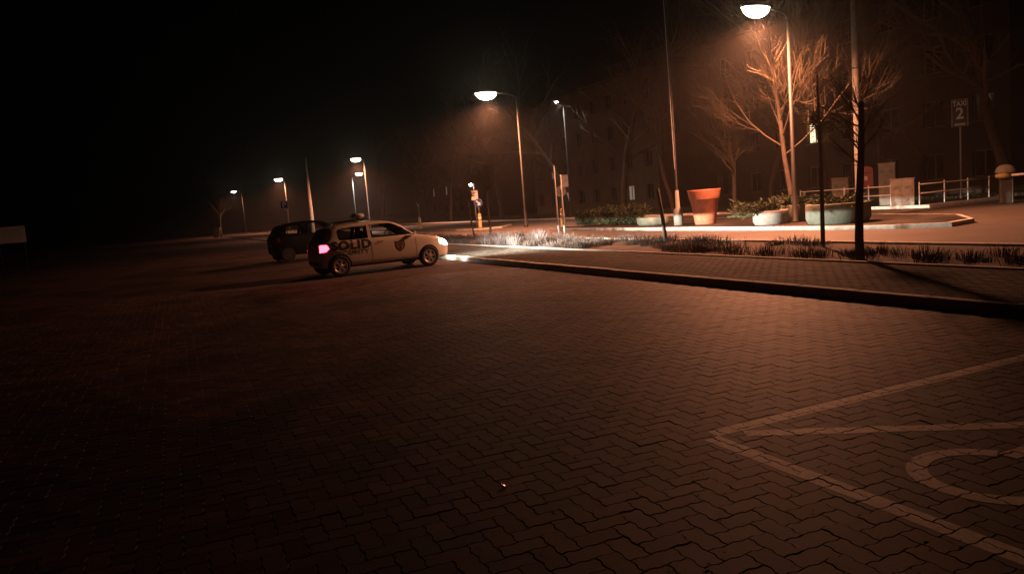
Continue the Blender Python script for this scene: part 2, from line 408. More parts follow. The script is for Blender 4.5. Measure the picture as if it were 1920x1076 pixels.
# wheelchair pictogram between the lines (wheel arc, then body strokes)
WC = (3.73, 2.45)
def arc(c, r, a0, a1, w, k=26):
    q = []
    for i in range(k):
        t0, t1 = R(a0 + (a1 - a0) * i / k), R(a0 + (a1 - a0) * (i + 1) / k)
        pi_, po = r - w / 2, r + w / 2
        q.append([(c[0] + pi_ * math.cos(t0), c[1] + pi_ * math.sin(t0)), (c[0] + po * math.cos(t0), c[1] + po * math.sin(t0)),
                  (c[0] + po * math.cos(t1), c[1] + po * math.sin(t1)), (c[0] + pi_ * math.cos(t1), c[1] + pi_ * math.sin(t1))])
    return q
paint('wheelchair_symbol', arc(WC, 0.345, 28, 338, 0.105), 0.0022)
paint('wheelchair_symbol', [line_quad((4.10, 2.46), (4.30, 1.95), 0.10)], 0.0025)
paint('wheelchair_symbol', [line_quad((4.04, 2.56), (4.6, 2.56), 0.10)], 0.0028)
paint('wheelchair_symbol', arc((4.92, 2.62), 0.05, 0, 359.9, 0.1, 14), 0.0028)

# kerb, pavement, verge ------------------------------------------------
KH = 0.125
kerb = tag(MB().add([S(KN + .02, -12, KH - .02), S(KN + .10, -12, KH - .02), S(KN + .10, 330, KH - .02), S(KN + .02, 330, KH - .02)], [(0, 1, 2, 3)]).build('kerb', 'kerb'), kind='structure')
ks = MB(); ks.box((0.075, 0, KH / 2 - .06), (0.15, 0.992, KH + .12), bev=0.012); ks_me = ks.mesh('kerb_stone', 'kerb', False)
for i in range(46):
    p = S(KN, -1.5 + i); rr = random.Random(i)
    o = link('kerb_stone', ks_me, kerb, (p.x, p.y, rr.uniform(-.005, .004))); o.rotation_euler = (0, 0, NA + rr.uniform(-.003, .003))
walk = tag(MB().add([S(KN + .10, -12, KH - .016), S(10.62, -12, KH - .016), S(10.62, 330, KH - .016), S(KN + .10, 330, KH - .016)], [(0, 1, 2, 3)]).build('pavement', 'joint'), kind='structure')
wb = MB(); wt = []
rp = random.Random(3)
j = 0; n = KN + 0.16
while n < 10.55:
    u = -1.0 + (0.1 if j % 2 else 0)
    while u < 26:
        z = KH - 0.004 + rp.uniform(-.002, .002)
        g = 0.003; q = 0.008
        a, b_, c, d_ = n + g, n + .1 - g, u + g, u + .2 - g
        wb.add([S(a, c, z - .008), S(b_, c, z - .008), S(b_, d_, z - .008), S(a, d_, z - .008), S(a + q - g, c + q - g, z), S(b_ - q + g, c + q - g, z), S(b_ - q + g, d_ - q + g, z), S(a + q - g, d_ - q + g, z)],
               [(4, 5, 6, 7), (0, 1, 5, 4), (1, 2, 6, 5), (2, 3, 7, 6), (3, 0, 4, 7)])
        wt += [rp.random()] * 5; u += 0.2
    n += 0.1; j += 1
tag(link('paver_field', with_tint(wb.mesh('paver_field', 'walk_paver'), wt), walk), kind='stuff')
fw = MB(); strips(fw, [(KN + .152, 10.6, 26, 330, KH - .006)])
tag(link('paver_field', with_tint(fw.mesh('paver_field', 'walk_paver')), walk), kind='stuff')
tag(MB().box((0, 0, 0), (0.08, 342, 0.16)).build('edging', 'kerb', loc=S(10.66, 159, 0.07), rz=NA), kind='structure')
vm = MB(); vv = []; K = 60
for i in range(9):
    for k_ in range(K * 3):
        n = 10.7 + (14.12 - 10.7) * i / 8; u = -12 + k_ * 0.42
        z = 0.09 + 0.05 * noise.noise(Vector((n * 1.3, u * 1.3, 0)))
        vv.append(S(n, u, z if 0 < i < 8 else 0.07))
W = K * 3
vm.add(vv, [(i * W + k_, (i + 1) * W + k_, (i + 1) * W + k_ + 1, i * W + k_ + 1) for i in range(8) for k_ in range(W - 1)])
vm.add([S(10.7, 62.5, .08), S(14.12, 62.5, .08), S(14.12, 330, .08), S(10.7, 330, .08)], [(0, 1, 2, 3)])
tag(vm.build('verge', 'soil', smooth=True), kind='structure')
tag(MB().box((0, 0, 0), (0.15, 342, 0.2)).build('road_kerb', 'kerb', loc=S(14.21, 159, 0.02), rz=NA), kind='structure')
tag(MB().box((0, 0, 0), (0.15, 308, 0.22)).build('far_kerb', 'kerb', loc=S(29.68, 176, 0.02), rz=NA), kind='structure')
mk = MB(); mk.box((0, 0, 0), (5.5, 0.15, 0.22)); tag(mk.build('corner_kerb', 'kerb', loc=S(32.4, 22.43, 0.02), rz=NA), kind='structure')

# traffic islands ------------------------------------------------------
def island(name, pts, inner):
    k = len(pts)
    b = MB(); vs = []
    cx = sum(p[0] for p in pts) / k; cy = sum(p[1] for p in pts) / k
    def ins(p, d):
        l = math.hypot(p[0] - cx, p[1] - cy); return (cx + (p[0] - cx) * (1 - d / l), cy + (p[1] - cy) * (1 - d / l))
    rings = [(0, -.05), (0, .10), (.02, .125), (.16, .125)]
    for d, z in rings: vs += [S(*ins(p, d), z) for p in pts]
    fs = []
    for r in range(3):
        for i in range(k): q = (i + 1) % k; fs.append((r * k + i, r * k + q, r * k + k + q, r * k + k + i))
    b.add(vs, fs); o = tag(b.build(name, 'kerb'), kind='structure')
    b = MB(); b.add([S(*ins(p, .16), .122) for p in pts], [tuple(range(k))]); b.build('paving', inner, o)
    return o
island('traffic_island', [(19.6, 13.9), (18.95, 15.0), (18.6, 17), (18.6, 24), (18.55, 31), (18.5, 35), (18.75, 36.6), (19.6, 37.3), (21, 36.6), (23.2, 34), (24.2, 30), (24.2, 20), (23, 16), (21, 14.2)], 'walk_paver')
island('traffic_island', [(19.7, 47.8), (19.0, 48.8), (18.6, 51), (18.6, 70), (18.6, 200), (23, 200), (24, 60), (23, 51), (21, 48.2)], 'walk_paver')

# ------------------------------------------------------------------ street lamps
def lamp_bowl_mesh(mb, c, l, w, d, ang):
    prof = []
    vs = []; fs = []; nr, ns = 6, 16
    for i in range(nr + 1):
        t = math.pi / 2 * i / nr
        for j in range(ns):
            a = 2 * math.pi * j / ns
            vs.append((c[0] + l / 2 * math.cos(a) * math.cos(t), c[1] + w / 2 * math.sin(a) * math.cos(t), c[2] - d * math.sin(t)))
    for i in range(nr):
        for j in range(ns): q = (j + 1) % ns; fs.append((i * ns + j, i * ns + ns + j, i * ns + ns + q, i * ns + q))
    mb.add(vs, fs)
def street_lamp(label, n, u, h, arm=1.15, power=1.0, color=SODIUM, bowl='bowl', side=-1, base_z=0.12, big=1.0, cone=166, lit=True, concrete=False):
    p = S(n, u); t = thing('street_lamp', label, 'street lamp', (p.x, p.y, base_z), NA, 'lit street lamps')
    pm_ = 'lamp_paint'
    a = MB(); a.lathe([(0.15, 0), (0.15, 0.05), (0.10, 0.09), (0.092, 1.2), (0.075, 1.25), (0.05, h - 0.25)], 12); a.build('pole', pm_, t, True)
    a = MB(); a.tube([(0, 0, h - .3), (side * .03, 0, h - .1), (side * .15, 0, h), (side * arm * .5, 0, h + .10), (side * arm, 0, h + .16)], [.045, .042, .04, .035, .03], 10); a.build('arm', pm_, t, True)
    hx = side * (arm + .30 * big); hz = h + .17
    a = MB()
    vs = []; fs = []; nr, ns = 5, 16
    for i in range(nr + 1):
        tt = math.pi / 2 * i / nr
        for j in range(ns):
            al = 2 * math.pi * j / ns
            vs.append((hx + .44 * big * math.cos(al) * math.cos(tt), .20 * big * math.sin(al) * math.cos(tt), hz + .13 * big * math.sin(tt)))
    for i in range(nr):
        for j in range(ns): q = (j + 1) % ns; fs.append((i * ns + j, i * ns + q, i * ns + ns + q, i * ns + ns + j))
    a.add(vs, fs); lum = a.build('luminaire', 'grey_back', t, True)
    a = MB(); lamp_bowl_mesh(a, (hx, 0, hz - .003), .80 * big, .37 * big, .24 * big, 0); a.build('lamp_bowl', bowl, lum, True)
    if power > 0:
        ld = bpy.data.lights.new('lamp_light', 'SPOT'); ld.energy = LAMP_POWER * power; ld.color = color
        ld.spot_size = R(cone); ld.spot_blend = 0.6; ld.shadow_soft_size = 0.25
        lo = bpy.data.objects.new('lamp_light', ld); col.objects.link(lo); lo.parent = t; lo.location = (hx, 0, hz - .24 * big - .2)
        lo.rotation_euler = (0, R(0), 0)
    return t
street_lamp('bright lamp above the bare tree, arm over the island planters', 20.45, 20.47, 7.3, arm=1.0, power=1.25, big=1.4)
street_lamp('brightest starry lamp in the middle of the street', 20.2, 42.6, 8.1, arm=1.5, power=1.15, big=1.7)
street_lamp('lamp above the white car, taller of the two there', 20.2, 83.5, 7.7, arm=.45, big=1.4)
street_lamp('lamp above the dark parked car, near the parking sign', 18.6, 136, 8.9, arm=.45, big=1.7)
street_lamp('farthest left small lamp over the end of the street', 13.5, 162, 8.4, bowl='bowl_white', power=0.25, big=1.2)
street_lamp('small white lamp just below the taller lamp over the white car', 18.0, 80.4, 5.9, arm=.5, side=1, bowl='bowl_white', power=0.25, color=(1, .9, .8), big=1.0)
street_lamp('small lone white lamp right of the brightest lamp', 31.0, 56.3, 9.5, arm=.5, bowl='bowl_white', power=0.06, color=(1, .85, .7), big=.45)

# plain poles ----------------------------------------------------------
def pole(label, n, u, h, r0_, r1_, m_, cat='pole', z0=.1, lean=(0, 0), bands=False):
    p = S(n, u); t = thing('utility_pole', label, cat, (p.x, p.y, z0), NA)
    a = MB(); a.lathe([(r0_, -0.1), (r0_, 0.0), (r0_ * .98, h * .3), (r1_, h)], 14); sh = a.build('shaft', m_, t, True)
    if bands:
        for z in (1.9, 2.3, 5.5): b = MB(); b.lathe([(r0_ * 1.03, z), (r0_ * 1.03, z + .04)], 14); b.build('band', 'dark_steel', t, True)
    return t
t = pole('tall pale concrete pole rising behind the dark sapling', 24.0, 20.75, 12.0, .13, .095, 'concrete', bands=True)
a = MB(); a.tube([(.22, -.02, 6.2), (.2, -.02, 2.6)], .02, 6); a.build('cable_pipe', 'dark_steel', t)
t = pole('slim grey pole with a thick base left of the big orange pot', 19.9, 26.6, 11.5, .055, .04, 'lamp_paint', z0=.12)
a = MB(); a.lathe([(.20, -.05), (.20, .60), (.18, .66), (.10, .75), (.075, 1.5)], 16); a.build('concrete_base', 'concrete', t, True)
a = MB(); a.tube([(-.16, 0, 11.4), (-.05, 0, 2.4)], .012, 6); a.build('guy_wire', 'steel', t)
pole('pale tapered pole left behind the dark parked car', 14.6, 88, 8.7, .24, .11, 'concrete', z0=.0)

# ------------------------------------------------------------------ cars
def interp(x, tab): return float(np.interp(x, [a for a, _ in tab], [b for _, b in tab]))
def low_beam(ld):   # photometric distribution of a dipped headlamp: sharp cut-off on top, fading downward and sideways
    ld.use_nodes = True; nt = ld.node_tree; L = nt.links; em = nt.nodes['Emission']
    tc = nt.nodes.new('ShaderNodeTexCoord'); sp = nt.nodes.new('ShaderNodeSeparateXYZ'); L.new(tc.outputs['Normal'], sp.inputs[0])
    def mth(op, a, b=None, c=None):
        n = nt.nodes.new('ShaderNodeMath'); n.operation = op
        for i, v in enumerate((a, b, c)):
            if v is None: continue
            if isinstance(v, (int, float)): n.inputs[i].default_value = v
            else: L.new(v, n.inputs[i])
        return n.outputs[0]
    az = mth('MAXIMUM', mth('ABSOLUTE', sp.outputs['Z']), .02)
    e = mth('DIVIDE', sp.outputs['Y'], az); x = mth('DIVIDE', sp.outputs['X'], az)
    down = mth('DIVIDE', 1.0, mth('ADD', 1.0, mth('POWER', mth('ABSOLUTE', mth('DIVIDE', e, .12)), 2.0)))
    side = mth('DIVIDE', 1.0, mth('ADD', 1.0, mth('POWER', mth('ABSOLUTE', mth('DIVIDE', x, .55)), 2.0)))
    mr = nt.nodes.new('ShaderNodeMapRange'); mr.interpolation_type = 'SMOOTHSTEP'; L.new(e, mr.inputs['Value'])
    mr.inputs['From Min'].default_value = -.014; mr.inputs['From Max'].default_value = -.002; mr.inputs['To Min'].default_value = 1; mr.inputs['To Max'].default_value = .012
    L.new(mth('MULTIPLY', mth('MULTIPLY', down, side), mr.outputs[0]), em.inputs['Strength'])
def car(name, label, loc, rz, paint_, zs_=1.0, livery=False, lights=False, rack=False):
    root = thing(name, label, 'car', loc, rz, 'cars parked nose to the kerb')
    ZB = [(-1.80, .90), (-1.68, .99), (-1.0, 1.0), (.3, .99), (1.05, .98), (1.25, .96), (1.55, .91), (1.9, .82), (2.1, .70), (2.18, .58)]
    ZR = [(-1.80, .93), (-1.76, 1.01), (-1.66, 1.16), (-1.53, 1.34), (-1.43, 1.415), (-1.10, 1.475), (-.6, 1.52), (0, 1.53), (.42, 1.485), (.72, 1.34), (1.0, 1.145), (1.19, 1.01), (1.29, .98), (1.55, .94), (1.9, .85), (2.1, .72), (2.18, .60)]
    WW = [(-1.80, .52), (-1.755, .66), (-1.68, .76), (-1.5, .825), (-1.2, .855), (0, .865), (1.0, .86), (1.5, .84), (1.8, .78), (2.0, .68), (2.12, .56), (2.18, .45)]
    ZS = [(-1.80, .38), (-1.75, .28), (-1.6, .23), (1.8, .20), (2.1, .23), (2.18, .32)]
    WR = [(-1.80, .58), (-1.6, .575), (-1.0, .605), (.45, .60), (.95, .62)]
    xs = [-1.80, -1.775, -1.73, -1.66, -1.57, -1.48, -1.3, -1.0, -.6, -.2, .2, .5, .78, 1.02, 1.19, 1.32, 1.5, 1.7, 1.9, 2.02, 2.12, 2.18]
    vs, ns = [], 12
    for x in xs:
        zb, zr, w, zs, wr = interp(x, ZB), interp(x, ZR), interp(x, WW), interp(x, ZS), interp(x, WR)
        g = max(0, min(1, (zr - zb - .05) / .40))
        L = lambda a, b: a + (b - a) * g
        half = [(0, zs), (w * .80, zs), (w * .965, zs + .05), (w * .99, zs + .22), (w, (zs + zb) / 2 + .02), (w * .985, zb - .10), (w * .955, zb - .012),
                (L(w * .90, w * .925), zb + L(.006, .03)), (L(w * .74, wr + .045), L(zb + .018, zr - .10)), (L(w * .55, wr - .02), L(zr - .012, zr - .03)), (L(w * .3, wr * .55), zr - .002), (0, zr + .004)]
        row = [(x, y, z * zs_) for y, z in half] + [(x, -y, z * zs_) for y, z in reversed(half[1:-1])]
        vs += row
    k = 22; fs = []
    for i in range(len(xs) - 1):
        for j in range(k): q = (j + 1) % k; fs.append((i * k + j, i * k + q, (i + 1) * k + q, (i + 1) * k + j))
    fs += [tuple(range(k)), tuple((len(xs) - 1) * k + j for j in range(k - 1, -1, -1))]
    b = MB(); b.add(vs, fs); me = b.mesh('body', [paint_, 'interior'])
    bm = bmesh.new(); bm.from_mesh(me); bmesh.ops.recalc_face_normals(bm, faces=bm.faces); bm.to_mesh(me); bm.free()
    tmp = link('body', me); md = tmp.modifiers.new('s', 'SUBSURF'); md.levels = md.render_levels = 2
    dg = bpy.context.evaluated_depsgraph_get(); full = bpy.data.meshes.new_from_object(tmp.evaluated_get(dg))
    bmf = bmesh.new(); bmf.from_mesh(full); bvh = BVHTree.FromBMesh(bmf)
    cutters = []
    def cutter(vs, fs):
        c = MB(); c.add(vs, fs); cm = c.mesh('c', ['interior', 'interior'])
        bb = bmesh.new(); bb.from_mesh(cm); bmesh.ops.recalc_face_normals(bb, faces=bb.faces); bb.to_mesh(cm); bb.free()
        for p in cm.polygons: p.material_index = 1
        o = link('c', cm); cutters.append(o)
    def prism_y(poly, y0, y1): 
        n = len(poly); cutter([(x, y0, z * zs_) for x, z in poly] + [(x, y1, z * zs_) for x, z in poly], [tuple(range(n)), tuple(range(2 * n - 1, n - 1, -1))] + [(i, (i + 1) % n, n + (i + 1) % n, n + i) for i in range(n)])
    def prism_x(poly, x0, x1):
        n = len(poly); cutter([(x0, y, z * zs_) for y, z in poly] + [(x1, y, z * zs_) for y, z in poly], [tuple(range(n)), tuple(range(2 * n - 1, n - 1, -1))] + [(i, (i + 1) % n, n + (i + 1) % n, n + i) for i in range(n)])
    # cabin
    ring = lambda x0, x1, y, z: [(x0, -y, z * zs_), (x1, -y, z * zs_), (x1, y, z * zs_), (x0, y, z * zs_)]
    cutter(ring(-1.5, 1.05, .74, .42) + ring(-1.58, 1.05, .745, .98) + ring(-1.32, .38, .545, 1.41), [(0, 1, 2, 3), (8, 9, 10, 11)] + [(i + r * 4, (i + 1) % 4 + r * 4, (i + 1) % 4 + 4 + r * 4, i + 4 + r * 4) for r in (0, 1) for i in range(4)])
    W_rear = [(-1.27, 1.10), (-1.24, 1.035), (-1.16, 1.02), (-.42, 1.02), (-.40, 1.40), (-.55, 1.40), (-1.10, 1.365), (-1.22, 1.335), (-1.27, 1.27)]
    W_front = [(-.32, 1.02), (.93, 1.02), (.95, 1.04), (.66, 1.25), (.38, 1.385), (.26, 1.41), (-.32, 1.41)]
    W_screen = [(-.62, 1.03), (.62, 1.03), (.50, 1.41), (-.50, 1.41)]
    W_back = [(-.55, 1.08), (.55, 1.08), (.48, 1.36), (-.48, 1.36)]
    prism_y(W_rear, -1.2, 1.2); prism_y(W_front, -1.2, 1.2); prism_x(W_screen, .2, 1.8); prism_x(W_back, -2.5, -1.3)
    for xw in (-1.30, 1.38):
        for s in (-1, 1):
            nn = 28; rr = .335
            cutter([(xw + rr * math.cos(2 * math.pi * i / nn), s * .60, .297 + rr * math.sin(2 * math.pi * i / nn)) for i in range(nn)] + [(xw + rr * math.cos(2 * math.pi * i / nn), s * 1.1, .297 + rr * math.sin(2 * math.pi * i / nn)) for i in range(nn)],
                   [tuple(range(nn)), tuple(range(2 * nn - 1, nn - 1, -1))] + [(i, (i + 1) % nn, nn + (i + 1) % nn, nn + i) for i in range(nn)])
    for c in cutters:
        bo = tmp.modifiers.new('b', 'BOOLEAN'); bo.operation = 'DIFFERENCE'; bo.object = c; bo.solver = 'EXACT'; bo.material_mode = 'TRANSFER'
    dg = bpy.context.evaluated_depsgraph_get(); cut = bpy.data.meshes.new_from_object(tmp.evaluated_get(dg))
    bpy.data.objects.remove(tmp)
    for c in cutters: bpy.data.objects.remove(c)
    cut.polygons.foreach_set('use_smooth', [p.material_index == 0 for p in cut.polygons])
    try: cut.set_sharp_from_angle(angle=R(40))
    except Exception: pass
    body = link('body', cut, root)
    # drape a flat patch onto the body
    def drape(pts2, tris, to3, d, off):
        out = []
        for p in pts2:
            o3 = Vector(to3(*p)); hit = bvh.ray_cast(o3, d)
            out.append((hit[0] - d * off) if hit[0] else None)
        return out
    def patch(nm, poly, face, m_, off=.004, parent=root, sub=3, thick=True, grow=0):
        bm_ = bmesh.new()
        if grow:
            cx = sum(p[0] for p in poly) / len(poly); cz = sum(p[1] for p in poly) / len(poly)
            poly = [(cx + (x - cx) * (1 + grow), cz + (z - cz) * (1 + grow)) for x, z in poly]
        f_ = bm_.faces.new([bm_.verts.new((x, z, 0)) for x, z in poly]); bmesh.ops.triangulate(bm_, faces=[f_])
        for _ in range(sub): bmesh.ops.subdivide_edges(bm_, edges=bm_.edges[:], cuts=1, use_grid_fill=True)
        me_ = bpy.data.meshes.new(nm); bm_.to_mesh(me_); bm_.free()
        return drape_mesh(nm, me_, face, m_, off, parent)
    def drape_mesh(nm, me_, face, m_, off=.004, parent=root):
        dirs = {'R': ((0, 1, 0), lambda a, b: (a, -3, b * zs_)), 'L': ((0, -1, 0), lambda a, b: (a, 3, b * zs_)), 'F': ((-1, 0, 0), lambda a, b: (4, a, b * zs_)), 'B': ((1, 0, 0), lambda a, b: (-4, a, b * zs_))}
        d, to3 = dirs[face]; d = Vector(d); last = None
        for v in me_.vertices:
            hit = bvh.ray_cast(Vector(to3(v.co.x, v.co.y)), d)
            if hit[0]: v.co = hit[0] - d * off
            else: v.co = Vector(to3(v.co.x, v.co.y)) + d * 2.2
        me_.materials.clear(); me_.materials.append(M[m_])
        for p in me_.polygons: p.use_smooth = True
        return link(nm, me_, parent)
    for s in ('R', 'L'):
        patch('side_window', W_rear, s, 'glass', -.012, grow=.05)
        patch('side_window', W_front, s, 'glass', -.012, grow=.05)
    patch('windscreen', W_screen, 'F', 'glass', -.012, grow=.04); patch('rear_window', W_back, 'B', 'glass', -.012, grow=.04)
    # lamps
    HL = [(1.78, .66), (1.95, .60), (2.08, .60), (2.10, .66), (2.02, .74), (1.86, .80), (1.76, .78)]
    TL = [(-1.775, .72), (-1.64, .74), (-1.555, .82), (-1.60, .93), (-1.765, .94)]
    for s in ('R', 'L'):
        patch('headlight', HL, s, 'headlight_on' if lights else 'headlight_off', .008)
        patch('tail_light', TL, s, 'tail_on' if lights else 'tail_off', .008)
    for s in (-1, 1):
        patch('headlight_front', [(s * .36, .56), (s * .60, .58), (s * .62, .68), (s * .44, .70)], 'F', 'headlight_on' if lights else 'headlight_off', .01)
    patch('grille', [(-.30, .40), (.30, .40), (.34, .52), (-.34, .52)], 'F', 'plastic', .006)
    patch('number_plate', [(-.26, .60), (.26, .60), (.26, .71), (-.26, .71)], 'B', 'white', .008)
    # seams, handles, trims
    for s in ('R', 'L'):
        for x in (-.37, .98):
            patch('door_seam', [(x, .27), (x + .012, .27), (x + .012, .99), (x, .99)], s, 'plastic', .0015, sub=3)
        patch('door_seam', [(-.98, .60), (-.968, .60), (-1.03, .99), (-1.042, .99)], s, 'plastic', .0015, sub=3)
        patch('sill_trim', [(-.95, .24), (1.08, .24), (1.08, .30), (-.95, .30)], s, 'plastic', .004, sub=4)
        for x in (-.20, -1.05):
            patch('door_handle', [(x, .872), (x + .19, .876), (x + .19, .905), (x, .90)], s, 'plastic' if not livery else 'grey_vinyl', .018)
    patch('rear_bumper_trim', [(-.6, .34), (.6, .34), (.62, .46), (-.62, .46)], 'B', 'plastic', .006)
    for s in (-1, 1):
        a = MB(); vs2 = []
        a.box((.95, s * .875, 1.075 * zs_), (.07, .09, .075), bev=.02); mo = a.build('wing_mirror', paint_, root, True)
        a = MB(); a.box((.92, s * .845, 1.015 * zs_), (.05, .08, .03)); a.build('mirror_stalk', 'plastic', mo)
        for xw in (-1.30, 1.38):
            wt_ = bpy.data.objects.new('wheel', None)
            a = MB(); pr = [(.195, .10), (.212, .115), (.25, .118), (.28, .105), (.295, .06), (.297, 0), (.295, -.05), (.28, -.09), (.2, -.10), (.195, .10)]
            a.lathe(pr, 32, (0, 0, 0), 'y'); ty = a.build('wheel', 'tyre', root, True, (xw, s * .755, .297))
            if s > 0: ty.rotation_euler = (0, 0, math.pi)
            a = MB(); a.lathe([(.0, .05), (.19, .05), (.198, .08)], 28, (0, 0, 0), 'y'); a.build('rim', 'plastic', ty, True)
            a = MB(); a.lathe([(.196, .082), (.20, .108), (.180, .113), (.160, .100), (.158, .085)], 32, (0, 0, 0), 'y')
            a.lathe([(.0, .118), (.05, .116), (.062, .105), (.06, .08)], 20, (0, 0, 0), 'y')
            for i in range(6):
                t_ = 2 * math.pi * i / 6 + .2; c_, s_ = math.cos(t_), math.sin(t_); px, pz = -s_, c_
                q = []
                for rr_, ww in ((.04, .026), (.168, .044)):
                    for yy in (-.108, -.085):
                        q += [(c_ * rr_ + px * ww, yy, s_ * rr_ + pz * ww), (c_ * rr_ - px * ww, yy, s_ * rr_ - pz * ww)]
                a.add(q, [(0, 1, 5, 4), (2, 6, 7, 3), (0, 4, 6, 2), (1, 3, 7, 5), (4, 5, 7, 6), (0, 2, 3, 1)])
            a.build('wheel_cover', 'cover' if livery else 'plastic', ty, False)
    # seats, dashboard, steering wheel
    for y in (-.36, .36):
        a = MB(); a.box((.02, y, .62 * zs_), (.50, .48, .22), bev=.05); a.box((-.27, y, .92 * zs_), (.16, .46, .62), bev=.05); a.box((-.31, y, 1.27 * zs_), (.10, .25, .16), bev=.03); a.build('seat', 'interior', root, True)
    a = MB(); a.box((-1.0, 0, .62), (.5, 1.2, .2), bev=.04); a.box((-1.25, 0, .86), (.15, 1.2, .5), bev=.04); a.build('seat', 'interior', root, True)
    a = MB(); a.box((.88, 0, .84), (.30, 1.34, .26), bev=.06); a.build('dashboard', 'interior', root, True)
    a = MB(); a.tube([(.58 + .05 * math.cos(i * .3927), .36 + .18 * math.sin(i * .3927), .98 + .17 * math.cos(i * .3927)) for i in range(17)], .014, 6); a.build('steering_wheel', 'plastic', root, True)
    if rack:
        for y in (-.5, .5):
            a = MB(); a.tube([(-1.28, y, 1.40), (-1.24, y, 1.46), (-.3, y * 1.02, 1.53), (-.22, y, 1.48)], .016, 6); a.build('roof_rail', 'plastic', root, True)
        a = MB(); a.box((-.42, 0, 1.51), (.12, 1.08, .035), bev=.01); rb = a.build('roof_bar', 'plastic', root)
        a = MB(); a.tube([(-.42, -.1, 1.52), (-.42, -.1, 1.58)], .04, 8); a.build('beacon_foot', 'plastic', rb)
        a = MB(); a.box((-.42, -.1, 1.63), (.28, .40, .12), taper=.9, bev=.025); a.build('roof_beacon', 'white', root, True)
    if livery:
        def letters(nm, s, size, cx, cz, m_, bold, sx=1.0):
            me_ = text_mesh(s, size, bold, 0, sx)
            bm_ = bmesh.new(); bm_.from_mesh(me_); bmesh.ops.triangulate(bm_, faces=bm_.faces); 
            bmesh.ops.subdivide_edges(bm_, edges=[e for e in bm_.edges if e.calc_length() > .06], cuts=3)
            bm_.to_mesh(me_); bm_.free()
            for v in me_.vertices: v.co = Vector((v.co.x + cx, v.co.y + cz, 0))
            return drape_mesh(nm, me_, 'R', m_, .004)
        letters('lettering', 'SOLID', .345, -.93, .865, 'black_vinyl', .014, 1.08)
        letters('lettering', 'SECURITY', .175, -.93, .655, 'grey_vinyl', .003, 1.25)
        sh = [(.34, .86), (.34, .70), (.40, .60), (.49, .545), (.58, .60), (.64, .70), (.64, .86), (.56, .845), (.49, .865), (.42, .845)]
        so = patch('shield_emblem', sh, 'R', 'black_vinyl', .003)
        cx, cz = .49, .71
        patch('shield_field', [(cx + (x - cx) * .78, cz + (z - cz) * .78) for x, z in sh], 'R', 'shield', .006, parent=so)
        patch('shield_bar', [(.40, .76), (.58, .76), (.58, .785), (.40, .785)], 'R', 'black_vinyl', .009, parent=so)
        patch('shield_bar', [(.475, .60), (.505, .60), (.505, .75), (.475, .75)], 'R', 'black_vinyl', .009, parent=so)
    if lights:
        for y in (-.55, .55):
            ld = bpy.data.lights.new('headlight_beam', 'SPOT'); ld.energy = HEAD_POWER; ld.color = (1.0, .90, .74); ld.shadow_soft_size = .05
            ld.spot_size = R(150); ld.spot_blend = 0.3
            low_beam(ld)
            lo = bpy.data.objects.new('headlight_beam', ld); col.objects.link(lo); lo.parent = root; lo.location = (2.26, y, .64)
            lo.rotation_euler = Vector((1, math.tan(R(4)), 0)).to_track_quat('-Z', 'Y').to_euler()
    bmf.free()
    return root
HD = NA + R(6.5)
def car_at(contact, hd):
    c, s = math.cos(hd), math.sin(hd); lx, ly = -1.30, -.80
    return (contact.x - (lx * c - ly * s), contact.y - (lx * s + ly * c), 0.0)
car('security_car', 'white hatchback lettered SOLID SECURITY with its headlights on', car_at(S(4.05, 20.65), HD), HD, 'car_paint', zs_=.965, livery=True, lights=True, rack=True)
car('parked_car', 'unlit dark car half hidden behind the white lettered car', car_at(S(4.15, 31.6), HD), HD, 'car_dark', zs_=1.06)

# ------------------------------------------------------------------ planters, pot
def clump(mb, c, r, hgt, k, seed, drop=0.0, wid=.012, spread=1.0):
    rr = random.Random(seed)
    for _ in range(k):
        a = rr.uniform(0, 6.283); q = r * math.sqrt(rr.random()); bx, by = c[0] + q * math.cos(a), c[1] + q * math.sin(a)
        l = hgt * rr.uniform(.45, 1.1); tl = rr.uniform(.1, .9) * spread; b2 = a + rr.uniform(-1, 1)
        m1 = Vector((bx + math.cos(b2) * l * tl * .4, by + math.sin(b2) * l * tl * .4, c[2] + l * .55))
        tp = Vector((bx + math.cos(b2) * l * tl, by + math.sin(b2) * l * tl, c[2] + l * (1 - .3 * tl) - drop * tl * l))
        w = Vector((-math.sin(b2), math.cos(b2), rr.uniform(-.4, .4))) * wid
        b0 = Vector((bx, by, c[2] - .02))
        mb.add([b0 - w, b0 + w, m1 + w, m1 - w, tp], [(0, 1, 2, 3), (3, 2, 4)])
def needle_spray(mb, p0, p1, rr, k=26, ln=.13):
    p0, p1 = Vector(p0), Vector(p1); d = p1 - p0
    mb.tube([p0, p0 + d * .5 + Vector((0, 0, .04)), p1], [.012, .009, .004], 4, False)
    for i in range(k):
        t = (i + rr.random()) / k; c = p0 + d * t + Vector((0, 0, .08 * t * (1 - t)))
        v = Vector((rr.uniform(-1, 1), rr.uniform(-1, 1), rr.uniform(-.7, 1))).normalized() * ln * rr.uniform(.5, 1.2) + d.normalized() * ln * .5
        w = v.cross(Vector((rr.uniform(-1, 1), rr.uniform(-1, 1), .3))).normalized() * ln * .16
        mb.add([c, c + v * .5 + w, c + v, c + v * .5 - w], [(0, 1, 2, 3)])
def planter(label, n, u, r, h, m_='mossy', sy=1.0, group='round concrete planters on the traffic island'):
    p = S(n, u); t = thing('planter', label, 'planter', (p.x, p.y, .122), NA, group)
    a = MB(); a.lathe([(r * .90, 0), (r * .92, .03), (r, h * .25), (r, h - .03), (r * .985, h), (r * .86, h), (r * .84, h - .10)], 40, sx=1, sy=sy); a.build('bowl', m_, t, True)
    a = MB(); a.lathe([(0, h - .07), (r * .86, h - .085)], 40, sx=1, sy=sy); a.build('soil', 'soil', t, True)
    return t
